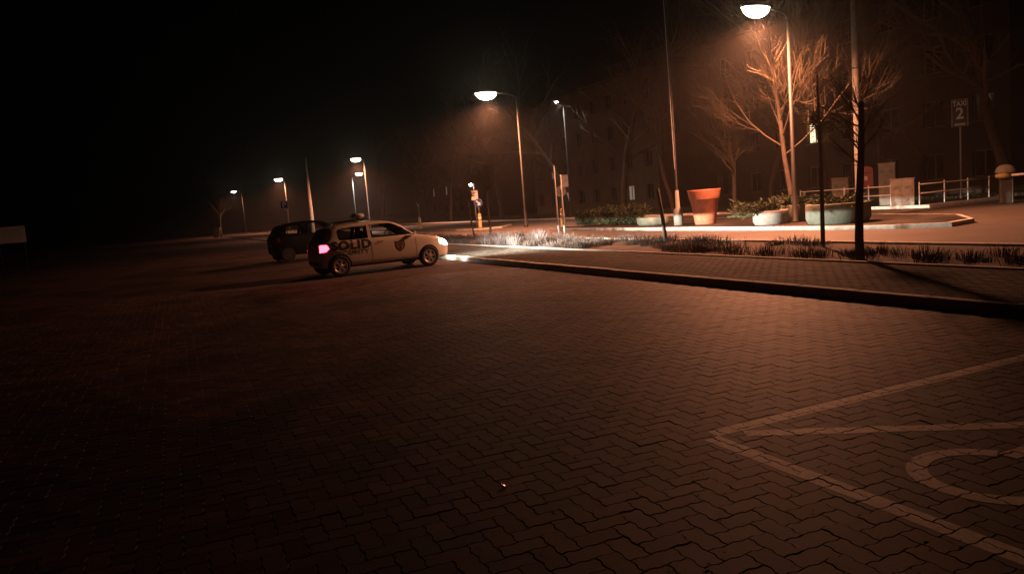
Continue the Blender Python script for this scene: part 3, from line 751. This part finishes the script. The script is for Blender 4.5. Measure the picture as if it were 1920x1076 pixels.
def juniper(label, n, u, z, r, sprays, seed, bias=(0, 0), low=-.25, hi=.45, ln=.15, k=26, sy=1.0):
    p = S(n, u); t = thing('juniper', label, 'shrub', (p.x, p.y, z), NA)
    a = MB(); rr = random.Random(seed)
    for i in range(sprays):
        an = rr.uniform(0, 6.283); q = r * rr.uniform(.55, 1.15)
        e = (math.cos(an) * q + bias[0], math.sin(an) * q * sy + bias[1], rr.uniform(low, hi))
        s = (math.cos(an) * q * .2, math.sin(an) * q * .2 * sy, .02)
        needle_spray(a, s, e, rr, k, ln)
    a.build('foliage', 'juniper', t)
    a = MB()
    for i in range(5): an = i * 1.26; a.tube([(0, 0, -.12), (.1 * math.cos(an), .1 * math.sin(an), .1), (.4 * r * math.cos(an), .4 * r * math.sin(an) * sy, .22)], [.03, .022, .012], 5)
    a.build('stem', 'bark', t)
    return t
planter('low pale round planter under the trailing juniper right of the orange pot', 19.75, 20.95, .62, .50, 'concrete')
juniper('spreading juniper spilling over its pale planter towards the orange pot', 19.75, 20.95, .62, .85, 90, 11, bias=(-.28, .55), low=-.22, hi=.42)
planter('darker round planter behind the juniper, between the two pale planters', 20.95, 21.05, .55, .62, 'mossy')
juniper('dark shrub filling the middle planter', 20.95, 21.05, .74, .60, 60, 12, low=.0, hi=.35)
planter('wide grey green round planter beside the sign post', 20.0, 18.15, 1.0, .66, 'mossy')
juniper('dark low shrub hanging over the wide grey planter', 20.0, 18.15, .78, .85, 90, 13, low=-.2, hi=.28)
planter('low mossy planter left of the slim pole', 20.4, 29.2, .75, .36, 'mossy')
juniper('dark round shrub at the left end of the island', 20.6, 32.1, .2, 1.3, 150, 14, low=.1, hi=.9, ln=.22)
juniper('small dark shrub beside the keep right sign on the island', 20.2, 34.8, .2, .8, 70, 15, low=.1, hi=.8, ln=.2)
p = S(20.3, 25.3); t = thing('flower_pot', 'big orange flared pot lit by the headlights', 'flower pot', (p.x, p.y, .122), NA)
def big_pot(t, k=1.0, m_='terracotta'):
    a = MB(); a.lathe([(.42 * k, 0), (.44 * k, .02), (.60 * k, 1.05 * k), (.615 * k, 1.06 * k), (.64 * k, 1.10 * k), (.70 * k, 1.46 * k), (.71 * k, 1.50 * k), (.67 * k, 1.50 * k), (.63 * k, 1.30 * k)], 48); a.build('pot_wall', m_, t, True)
    a = MB(); a.lathe([(0, 1.36 * k), (.655 * k, 1.34 * k)], 32); a.build('soil', 'soil', t, True)
big_pot(t, .96)
p = S(6.3, 131); t = thing('flower_pot', 'small pale flared pot far left beyond the dark car', 'flower pot', (p.x, p.y, 0.1), NA); big_pot(t, 1.05, 'concrete')

# ------------------------------------------------------------------ signs
def disc_sign(mb, r, x, z, th=.02, y=0):
    mb.lathe([(0, -th), (r * .97, -th), (r, -th * .5), (r, 0), (0, 0.001)], 36, (x, y, z), 'x')
def keep_right(label, n, u, rz, zc=1.85):
    p = S(n, u); t = thing('keep_right_sign', label, 'road sign', (p.x, p.y, .122), rz, 'keep right signs on yellow bollards')
    a = MB(); a.lathe([(.16, 0), (.16, .04), (.13, .06), (.125, .95), (.10, 1.0), (.03, 1.02)], 20); co = a.build('column', 'yellow', t, True)
    a = MB(); a.lathe([(.128, .55), (.129, .75)], 20); a.build('reflective_band', 'white', co, True)
    a = MB(); a.lathe([(.03, .98), (.03, zc + .28)], 10); a.build('post', 'steel', t, True)
    a = MB(); disc_sign(a, .30, -.05, zc); pl = a.build('sign_disc', ['grey_back'], t)
    a = MB(); a.lathe([(0, 0), (.285, 0)], 36, (-.074, 0, zc), 'x'); a.build('blue_face', 'blue', pl)
    a = MB()   # white arrow pointing down to the right
    for poly in ([(-.16, .13), (-.10, .19), (.08, .01), (.02, -.05)], [(.15, -.16), (.15, .08), (-.09, -.16)]):
        a.add([(-.078, -y_, zc + z_) for y_, z_ in poly], [tuple(range(len(poly)))])
    a.build('white_arrow', 'white', pl)
    return t
keep_right('keep right sign on yellow bollard at the near island tip', 19.4, 36.2, R(-84), 1.95)
keep_right('blue arrow sign on bollard between the two saplings', 19.9, 49.6, R(82), 1.75)
keep_right('edge-on bollard sign above the white car bonnet', 19.6, 62.9, NA + R(24), 2.1)
def post(mb, h, r=.03): mb.lathe([(r, -.1), (r, h - .02), (r * .6, h)], 10)
# two posts by the dry plants
for (n, u, h, lab) in ((14.15, 26.85, 2.9, 'left of two slim posts behind the headlit dry plants'), (15.0 - .85, 26.35, 2.5, 'right of two slim posts behind the headlit dry plants')):
    p = S(n, u); t = thing('sign_post', lab, 'post', (p.x, p.y, .1), R(75)); a = MB(); post(a, h, .035); a.build('post', 'steel', t, True)
    a = MB(); a.lathe([(.05, -.02), (.05, .10), (.037, .14)], 12); a.build('foot_sleeve', 'concrete', t, True)
    if h < 2.7: a = MB(); a.box((.045, -.14, h - .26), (.015, .28, .48)); a.build('small_plate', 'grey_back', t)
# white sign with a bulb near the sapling pair
p = S(20.6, 52.0); t = thing('road_sign', 'pale rectangular sign with small bulb beside the blue arrow sign', 'road sign', (p.x, p.y, .12), NA + R(70))
a = MB(); post(a, 3.3, .035); a.build('post', 'steel', t, True)
a = MB(); a.box((-.05, 0, 2.35), (.02, .50, .70)); a.build('sign_plate', 'white', t)
a = MB(); a.tube([(0, 0, 3.2), (-.1, .2, 3.25)], .015, 6); a.build('bracket', 'steel', t)
a = MB(); a.lathe([(0, -.11), (.08, -.08), (.11, 0), (.08, .08), (0, .11)], 14, (-.1, .22, 3.14)); a.build('bulb', 'bowl_white', t, True)
# taxi sign
p = S(35.2, 24.45); t = thing('taxi_sign', 'tall dark TAXI 2 rank sign on a thin pole', 'sign', (p.x, p.y, .1), R(-42))
a = MB(); post(a, 4.78, .04); a.build('pole', 'steel', t, True)
TZ = 4.10
a = MB(); a.box((0, -.05, TZ), (.70, .04, 1.32), bev=.008); pl = a.build('sign_plate', 'black_plate', t)
for c_, d_ in (((0, -.073, TZ + .645), (.70, .012, .03)), ((-.335, -.073, TZ), (.03, .012, 1.25)), ((.335, -.073, TZ), (.03, .012, 1.25))):
    a = MB(); a.box(c_, d_); a.build('border', 'pale_trim', pl)
def sign_text(s, size, z, bold, parent, m_, sx=1.0, y=-.075, x=0):
    me_ = text_mesh(s, size, bold, 0, sx); me_.materials.clear(); me_.materials.append(M[m_]); o = link('lettering', me_, parent, (x, y, z)); o.rotation_euler = (math.pi / 2, 0, 0); return o
sign_text('TAXI', .33, TZ + .45, .012, pl, 'white', .80); sign_text('2', .74, TZ - .03, .02, pl, 'white', .9)
a = MB(); a.box((0, -.073, TZ - .53), (.46, .012, .12)); a.build('small_strip', 'pale_trim', pl)
# parking sign
p = S(8.95, 67.2); t = thing('parking_sign', 'square parking sign with letter P beyond the dark car', 'road sign', (p.x, p.y, .0), R(14))
a = MB(); post(a, 3.5, .035); a.build('pole', 'steel', t, True)
a = MB(); a.box((0, -.05, 3.12), (.66, .02, .66), bev=.008); pl = a.build('sign_plate', 'white', t)
a = MB(); a.box((0, -.064, 3.12), (.58, .006, .58)); a.build('blue_field', 'blue', pl)
sign_text('P', .62, 3.12, .02, pl, 'white', 1.0, -.072)
a = MB(); a.box((.16, -.05, 2.70), (.34, .02, .14)); a.build('supplementary_plate', 'white', t)
# white board far left
p = Vector((-26.35, 40.0, 0)); t = thing('notice_board', 'blank pale board at the far left edge in the dark', 'notice board', p, R(33))
for x in (-.55, .55): a = MB(); a.lathe([(.025, -.05), (.025, 2.50)], 8, (x, .05, 0)); a.build('post', 'dark_steel', t, True)
a = MB(); a.box((0, 0, 2.13), (1.34, .03, .88), bev=.006); a.build('board', 'white', t)

# ------------------------------------------------------------------ right hand street furniture
def cabinet(label, n, u, w, d, h, rz=0.0, m_='cab'):
    p = S(n, u); t = thing('utility_cabinet', label, 'cabinet', (p.x, p.y, .115), R(-30) + rz, 'utility cabinets by the railing')
    a = MB(); a.box((0, 0, .09), (w * .96, d * .94, .18)); a.build('plinth', 'concrete', t)
    a = MB(); a.box((0, 0, .18 + (h - .24) / 2), (w, d, h - .24), bev=.015); b_ = a.build('housing', m_, t)
    a = MB(); a.box((0, 0, h - .03), (w * 1.08, d * 1.12, .06), bev=.015); a.build('cap', m_, t)
    for s in ((-1, 1) if w > .6 else (0,)):
        ww = w / 2 - .05 if s else w - .08
        a = MB(); a.box((s * w / 4, -d / 2 - .006, .18 + (h - .24) / 2), (ww, .012, h - .36), bev=.004); dr = a.build('door', m_, t)
        a = MB(); a.box((s * w / 4 + ww * .35, -d / 2 - .022, .2 + (h - .24) / 2), (.025, .02, .12)); a.build('handle', 'plastic', dr)
        for k_ in range(3): a = MB(); a.box((s * w / 4, -d / 2 - .014, h - .36 - k_ * .05), (ww * .6, .008, .018)); a.build('vent', 'plastic', dr)
    return t
cabinet('low wide cabinet in front of the railing, right of the red mailbox', 29.95, 23.55, .95, .40, 1.22)
cabinet('tall pale cabinet standing right behind the red mailbox', 31.2, 25.35, .72, .40, 2.0)
cabinet('pale cabinet between the sign post and the dark sapling', 31.2, 28.1, .78, .40, 1.48)
p = S(30.4, 25.85); t = thing('mailbox', 'red post mounted mailbox beside the tall pale cabinet', 'mailbox', (p.x, p.y, .115), R(-28))
a = MB(); a.box((0, 0, .45), (.10, .10, .9)); a.build('stand', 'dark_steel', t)
a = MB(); a.prism([(-.30, -.21), (.30, -.21), (.30, .21), (-.30, .21)], .85, 1.72)
vs = []; 
for i in range(9):
    th_ = math.pi * i / 8
    for y in (-.21, .21): vs.append((-.30 * math.cos(th_), y, 1.723 + .18 * math.sin(th_)))
a.add(vs, [(2 * i, 2 * i + 1, 2 * i + 3, 2 * i + 2) for i in range(8)] + [tuple(range(0, 18, 2)), tuple(range(17, 0, -2))]); bx = a.build('box', 'red_box', t)
a = MB(); a.box((0, -.218, 1.60), (.42, .016, .04)); a.build('slot', 'plastic', bx)
a = MB(); a.box((0, -.216, 1.34), (.13, .012, .20)); a.build('pictogram', 'pale_trim', bx)
a = MB(); a.box((0, -.216, 1.05), (.44, .012, .26), bev=.004); a.build('hatch', 'red_box', bx)
# railing
p = S(30.55, 24.6); 
def railing(label, pts, group='white two rail fences'):
    c = S(*pts[0]); t = thing('railing', label, 'railing', (c.x, c.y, .115), 0, group)
    loc = [S(*q) - S(*pts[0]) for q in pts]
    for q in loc: a = MB(); a.lathe([(.028, -.05), (.028, .98), (.015, 1.0)], 8, q); a.build('post', 'white', t, True)
    for z in (.90, .50): a = MB(); a.tube([q + Vector((0, 0, z)) for q in loc], .024, 8); a.build('rail', 'white', t, True)
railing('white two rail fence left, beside the mailbox', [(30.0, 29.6), (30.0, 28.2), (30.0, 26.8), (30.0, 25.4), (30.0, 24.2)])
railing('white two rail fence from the low cabinet towards the taxi sign', [(30.25, 22.95), (31.9, 22.95), (33.5, 22.95), (35.0, 22.95)])
# barrier gate
p = S(30.9, 19.58); t = thing('barrier_gate', 'domed barrier gate with white boom at the right edge', 'barrier gate', (p.x, p.y, 0.0), R(-24))
a = MB(); a.box((0, 0, .62), (.42, .36, 1.24), bev=.03); a.build('housing', 'dark_steel', t)
a = MB(); a.box((.16, .02, .62), (.16, .37, 1.20), bev=.02); a.build('side_panel', 'cab', t)
a = MB(); a.lathe([(.34, 1.24), (.37, 1.28), (.36, 1.36), (.30, 1.48), (.18, 1.56), (0, 1.585)], 28, sx=1, sy=.75); a.build('dome', 'cab', t, True)
a = MB(); a.tube([(-.40, -.25, 1.14), (-.30, -.25, 1.14), (-.1, -.25, 1.14), (.12, -.25, 1.14)], [.05, .10, .115, .08], 14); a.build('boom_clamp', 'yellow', t, True)
a = MB(); a.tube([(.10, -.25, 1.14), (3.6, -.25, 1.16)], [.048, .035], 10); a.build('boom', 'white', t, True)

# ------------------------------------------------------------------ trees
def grow(trunk, crown, p, d, ln, r, lev, rr, spec, depth=0):
    k = spec['seg'][min(depth, len(spec['seg']) - 1)]
    pts, rad = [p.copy()], [r]; cur = p.copy(); dd = d.normalized()
    end_r = r * (.55 if lev else .3)
    for i in range(k):
        dd = (dd + Vector((rr.gauss(0, 1), rr.gauss(0, 1), rr.gauss(0, 1))) * spec['wob'] + Vector((0, 0, spec['up'][min(depth, len(spec['up']) - 1)]))).normalized()
        cur = cur + dd * ln / k; pts.append(cur.copy()); rad.append(r + (end_r - r) * (i + 1) / k)
    tgt = trunk if depth == 0 else crown
    tgt.tube(pts, [max(x, spec.get('rmin', .003)) for x in rad], 8 if depth == 0 else (5 if depth == 1 else 3), depth == 0)
    if lev <= 0: return
    nc = spec['kids'][min(depth, len(spec['kids']) - 1)]
    for c in range(nc):
        t = spec['t0'][min(depth, len(spec['t0']) - 1)] + (1 - spec['t0'][min(depth, len(spec['t0']) - 1)]) * (c + rr.random() * .8) / nc
        t = min(t, .999); i = min(int(t * k), k - 1); f_ = t * k - i
        q = pts[i].lerp(pts[i + 1], f_); ax = (pts[i + 1] - pts[i]).normalized()
        an = rr.uniform(0, 6.283); o = ax.orthogonal().normalized(); o = Matrix.Rotation(an, 3, ax) @ o
        sp = R(spec['ang'][min(depth, len(spec['ang']) - 1)]) * rr.uniform(.7, 1.2)
        nd = ax * math.cos(sp) + o * math.sin(sp)
        grow(trunk, crown, q, nd, ln * spec['ratio'][min(depth, len(spec['ratio']) - 1)] * rr.uniform(.65, 1.15), (rad[i] + (rad[i + 1] - rad[i]) * f_) * spec.get('thin', .55), lev - 1, rr, spec, depth + 1)
def tree(label, n, u, trunk_h, r, spec, lev, seed, z=.1, lean=(0, 0), name='bare_tree', group='bare winter trees', tm='bark', cm='twig'):
    p = S(n, u); t = thing(name, label, 'tree', (p.x, p.y, z), 0, group)
    a, b = MB(), MB(); rr = random.Random(seed)
    grow(a, b, Vector((0, 0, -.1)), Vector((lean[0], lean[1], 1)), trunk_h, r, lev, rr, spec)
    a.build('trunk', tm, t, True); b.build('crown', cm, t)
    return t
WILD = dict(seg=[6, 5, 4, 3], wob=.10, up=[.02, .10, .16, .12], kids=[9, 7, 6, 5], t0=[.38, .25, .2, .2], ang=[52, 42, 36, 34], ratio=[.62, .55, .55, .55], rmin=.006)
SHOOTS = dict(seg=[6, 5, 4, 3], wob=.08, up=[.02, .14, .22, .14], kids=[15, 9, 8, 6], t0=[.30, .2, .12, .1], ang=[56, 44, 36, 30], ratio=[.62, .52, .62, .55], rmin=.0035, thin=.34)
BIG = dict(seg=[7, 5, 4, 3], wob=.10, up=[.0, .05, .08, .06], kids=[11, 6, 5, 4], t0=[.35, .25, .2, .2], ang=[55, 45, 40, 36], ratio=[.45, .52, .55, .5], rmin=.009)
tree('bare pruned tree with upright shoots lit by the right lamp', 22.9, 23.0, 8.0, .11, SHOOTS, 4, 21, lean=(-.10, .0))
tree('low bare tree left of the pruned tree, behind the orange pot', 25.5, 29.5, 4.2, .11, WILD, 3, 22, lean=(-.05, 0))
far_trees = [(33.5, 52.0, 11.5, .26, 31, 'tall tree with pale trunk right of the lone white lamp'), (36, 38, 11, .24, 32, 'dark tree behind the pruned tree, right of its trunk'),
             (37.5, 30.5, 9.5, .20, 33, 'dark tree just left of the taxi sign'), (38, 24.0, 12, .28, 34, 'big dark tree behind the barrier gate'), (34, 62, 12, .25, 35, 'tree behind the keep right sign'),
             (33, 44.5, 9.5, .20, 36, 'tree behind the low bare tree left of the lamp pole'), (31.5, 72, 12.5, .28, 37, 'tree just behind the brightest lamp'), (36.5, 34, 10, .2, 38, 'tree behind the utility cabinets'),
             (33, 92, 11, .25, 39, 'tree left of the brightest lamp'), (36, 110, 11, .25, 40, 'tree farther left of the brightest lamp'), (34, 130, 12, .26, 41, 'tree behind the lamps over the white car'), (7.5, 140, 7, .2, 42, 'leaning bare tree beside the farthest left lamp')]
for n, u, hh, r, sd, lab in far_trees: tree(lab, n, u, hh, r, BIG, 3, sd)
# verge saplings
SAP = dict(seg=[5, 4, 3], wob=.08, up=[.0, .05, .03], kids=[30, 9, 6], t0=[.74, .2, .2], ang=[66, 50, 45], ratio=[.22, .5, .5], rmin=.004)
def leafy_sapling(label, n, u, trunk_h, r, cz, cr, leaves, seed, leaf_m, boughs=26, reach=1.0):
    p = S(n, u); t = thing('sapling', label, 'tree', (p.x, p.y, .1), 0, 'young trees on the verge')
    rr = random.Random(seed); a = MB(); a.tube([(0, 0, -.1), (rr.uniform(-.02, .02), 0, trunk_h * .5), (0, 0, trunk_h)], [r, r * .85, r * .35], 9); a.build('trunk', 'bark', t, True)
    b = MB(); c = MB()
    for i in range(boughs):
        d = Vector((rr.gauss(0, 1), rr.gauss(0, 1), rr.uniform(-.2, 1.0))).normalized(); z0 = cz + rr.uniform(-.45, .5) * cr
        e = Vector((0, 0, z0)) + d * cr * reach * rr.uniform(.6, 1.3); b.tube([(0, 0, z0), (e * .5 + Vector((0, 0, z0 * .5))), e], [.014, .009, .004], 4, False)
    for i in range(leaves):
        d = Vector((rr.gauss(0, 1), rr.gauss(0, 1), rr.gauss(0, 1))).normalized() * cr * rr.random() ** .45
        if noise.noise(d * 5 + Vector((seed, 0, 0))) < -.12: continue
        q = Vector((0, 0, cz)) + d * (1 + .35 * noise.noise(d * 3)); x = Vector((rr.gauss(0, 1), rr.gauss(0, 1), rr.gauss(0, 1))).normalized(); y = x.orthogonal().normalized(); l = rr.uniform(.02, .042)
        c.add([q, q + x * l + y * l * .45, q + x * l * 2, q + x * l - y * l * .45], [(0, 1, 2, 3)])
    b.build('branches', 'bark', t); c.build('leaves', leaf_m, t)
    return t
tree('nearest verge sapling, thick dark trunk and fine bare twigs', 11.2, 9.7, 2.9, .085, dict(seg=[6, 4, 3, 3], wob=.03, up=[.03, .10, .08, .05], kids=[16, 8, 6, 4], t0=[.62, .15, .15, .2], ang=[58, 46, 40, 36], ratio=[.27, .5, .5, .5], rmin=.0028, thin=.28), 3, 51, name='sapling', group='young trees on the verge', cm='bark')
leafy_sapling('slimmer verge sapling with pale olive head left of the nearest sapling', 13.2, 12.42, 3.75, .05, 2.68, .40, 500, 54, 'leaf_olive', 50)
tree('thin verge sapling right of the blue arrow sign', 13.9, 33.4, 3.1, .06, SAP, 3, 52, name='sapling', group='young trees on the verge', cm='bark')
tree('thin verge sapling below the blue arrow sign', 14.0, 35.75, 2.4, .05, SAP, 3, 53, name='sapling', group='young trees on the verge', cm='bark')
p = S(13.15, 18.22); t = thing('tree_stake', 'leaning dark wooden stake in front of the slim pole', 'stake', (p.x, p.y, .08), 0)
a = MB(); a.tube([(0, 0, -.1), (-.06, 0, .7), (-.17, 0, 1.62)], [.062, .058, .05], 9); a.build('stake', 'bark', t, True)

# verge planting
a = MB(); rr = random.Random(99)
for i in range(420):
    u = rr.uniform(-2, 46); n = rr.uniform(11.1, 13.7)
    if 24.5 < u < 29.5 and n < 14 or noise.noise(Vector((n * .5, u * .35, 3))) < -.12: continue
    clump(a, S(n, u, .10), rr.uniform(.2, .5), rr.uniform(.10, .36), 110, i + 1000, wid=.005, spread=1.3)
tag(a.build('verge_shrubs', 'dry'), 'low dark dry shrubs along the verge', 'shrubs', kind='stuff')
a = MB()
for i in range(34):
    clump(a, S(rr.uniform(11.2, 13.8), rr.uniform(24.3, 29.8), .10), rr.uniform(.15, .28), rr.uniform(.25, .6), 80, i + 3000, wid=.006)
tag(a.build('dry_lavender', 'lilac_dry'), 'pale dry tufts lit by the headlights', 'shrubs', kind='stuff')
a = MB()
for i in range(500): clump(a, S(rr.uniform(35.2, 38), rr.uniform(15, 40), .10), .3, .18, 8, i + 5000, wid=.01)
tag(a.build('lawn_grass', 'juniper'), 'short grass beyond the railing', 'grass', kind='stuff')

# ------------------------------------------------------------------ buildings
def building(label, n, u0_, u1_, storeys, wall_m, spacing, lit={}, depth=11, sh=3.1, ww=1.25, wh=1.5, base=.9, roof=True):
    ln = u1_ - u0_; p = S(n, u0_); t = thing('apartment_building', label, 'building', (p.x, p.y, .1), NA)
    cnt = max(1, int(ln / spacing)); H_ = storeys * sh + .5
    cs = [ln * (i + .5) / cnt for i in range(cnt)]
    a = MB(); th = .35
    z = 0
    for s in range(storeys):
        z0, z1 = s * sh + base, s * sh + base + wh
        a.box((th / 2, ln / 2, (z + z0) / 2), (th, ln, z0 - z)); 
        e = [0] + [v for c in cs for v in (c - ww / 2, c + ww / 2)] + [ln]
        for i in range(0, len(e), 2): a.box((th / 2, (e[i] + e[i + 1]) / 2, (z0 + z1) / 2), (th, e[i + 1] - e[i], z1 - z0))
        z = z1
    a.box((th / 2, ln / 2, (z + H_) / 2), (th, ln, H_ - z)); a.build('wall', wall_m, t)
    a = MB(); a.box((depth / 2 + th / 2, th / 2, H_ / 2), (depth - th, th, H_)); a.build('wall', wall_m, t)
    a = MB(); a.box((depth / 2 + th / 2, ln - th / 2, H_ / 2), (depth - th, th, H_)); a.build('wall', wall_m, t)
    a = MB(); a.box((depth - .1, ln / 2, H_ / 2), (.2, ln - 2 * th, H_)); a.build('wall', wall_m, t)
    a = MB(); e = .5
    a.add([(-e, -e, H_ + .002), (depth + e, -e, H_ + .002), (depth + e, ln + e, H_ + .002), (-e, ln + e, H_ + .002), (-e, -e, H_ + .18), (depth + e, -e, H_ + .18), (depth + e, ln + e, H_ + .18), (-e, ln + e, H_ + .18), (depth / 2, depth * .3, H_ + 3.2), (depth / 2, ln - depth * .3, H_ + 3.2)],
          [(3, 2, 1, 0), (0, 1, 5, 4), (1, 2, 6, 5), (2, 3, 7, 6), (3, 0, 4, 7), (4, 5, 8), (5, 6, 9, 8), (6, 7, 9), (7, 4, 8, 9)])
    rf = a.build('roof', 'roof', t)
    a = MB(); a.box((depth * .5, ln * .4, H_ + 3.3), (.6, .9, 1.4)); a.build('chimney', 'roof', rf)
    a = MB(); f_ = .07
    a.box((.2, 0, f_ / 2), (.07, ww - .004, f_)); a.box((.2, 0, wh - f_ / 2), (.07, ww - .004, f_))
    for y in (-ww / 2 + f_ / 2 + .002, 0, ww / 2 - f_ / 2 - .002): a.box((.2, y, wh / 2), (.066, f_, wh - 2 * f_ - .002))
    fme = a.mesh('window', 'frame')
    sm = MB(); sm.box((-.05, 0, -.03), (.2, ww + .16, .05)); sme = sm.mesh('sill', 'frame')
    pm2 = {}
    for k_ in ('pane', 'pane_lit', 'pane_dim'):
        b_ = MB(); b_.box((.215, 0, wh / 2), (.012, ww - .15, wh - .15)); pm2[k_] = b_.mesh('pane', k_)
    for s in range(storeys):
        for i, c in enumerate(cs):
            w_ = link('window', fme, t, (0, c, s * sh + base)); link('sill', sme, w_); link('pane', pm2[lit.get((s, i), 'pane')], w_)
    return t
building('ochre apartment house behind the lone white lamp and keep right sign', 41.5, 58, 84, 4, 'wall', 3.0, {(0, 5): 'pane_dim', (1, 6): 'pane_dim', (0, 1): 'pane_dim'})
building('brown apartment house with one lit window behind the pruned tree', 41.5, 26, 50, 4, 'wall2', 3.0, {(1, 4): 'pane_lit'})
building('far dark house beyond the lamps over the white car', 44, 112, 140, 3, 'wall2', 3.2, {(1, 3): 'pane_dim', (1, 5): 'pane_dim'})

# ------------------------------------------------------------------ litter
for (x, y, r, lab) in ((-.14, 4.12, .019, 'bright crumpled foil scrap on the pavers in the foreground'), (2.28, 5.94, .009, 'tiny shiny scrap beyond the bay line'), (4.16, 9.90, .02, 'small shiny scrap at the foot of the kerb')):
    a = MB(); rr = random.Random(int(x * 100)); vs = []
    bm_ = bmesh.new(); bmesh.ops.create_icosphere(bm_, subdivisions=2, radius=r)
    for v in bm_.verts: v.co *= 1 + rr.uniform(-.03, .03); v.co.z *= .28
    me = bpy.data.meshes.new('foil_scrap'); bm_.to_mesh(me); bm_.free(); me.materials.append(M['foil']); me.polygons.foreach_set('use_smooth', [True] * len(me.polygons))
    o = link('foil_scrap', me, None, (x, y, r * .6)); o.rotation_euler = (0, R(30), 0); tag(o, lab, 'litter', 'shiny litter')

a = MB(); rr = random.Random(77)
for i in range(260):
    d = 3 + 13 * rr.random() ** 1.3; x = rr.uniform(-.7, .7) * d; q = Vector((x, d, 0)); 
    if q.dot(NV) > KN - .1: continue
    sz = rr.uniform(.004, .016); an = rr.uniform(0, 6.28); pts = []
    for k in range(5): t_ = an + k * 1.257; pts.append((x + math.cos(t_) * sz * rr.uniform(.5, 1.3), d + math.sin(t_) * sz * rr.uniform(.4, 1), .006 + rr.uniform(0, .008)))
    a.add(pts, [(0, 1, 2, 3, 4)])
tag(a.build('grit', 'dry_leaf'), 'scattered crumbs and dead leaf bits on the pavers', 'litter', kind='stuff')
# ------------------------------------------------------------------ lamp halo: thin scattering volume added to imitate lens glow
if HALO_DENSITY > 0:
    hm = bpy.data.materials.new('lamp_halo_volume'); hm.use_nodes = True; nt = hm.node_tree; nt.nodes.clear()
    o_ = nt.nodes.new('ShaderNodeOutputMaterial'); pv = nt.nodes.new('ShaderNodeVolumePrincipled')
    pv.inputs['Color'].default_value = (.9, .88, .86, 1); pv.inputs['Density'].default_value = HALO_DENSITY; pv.inputs['Anisotropy'].default_value = 0.8
    nt.links.new(pv.outputs['Volume'], o_.inputs['Volume'])
    a = MB(); a.box((-30, 150, 10), (400, 420, 22.2)); hz = a.build('lamp_halo', hm); tag(hz, kind='stuff')
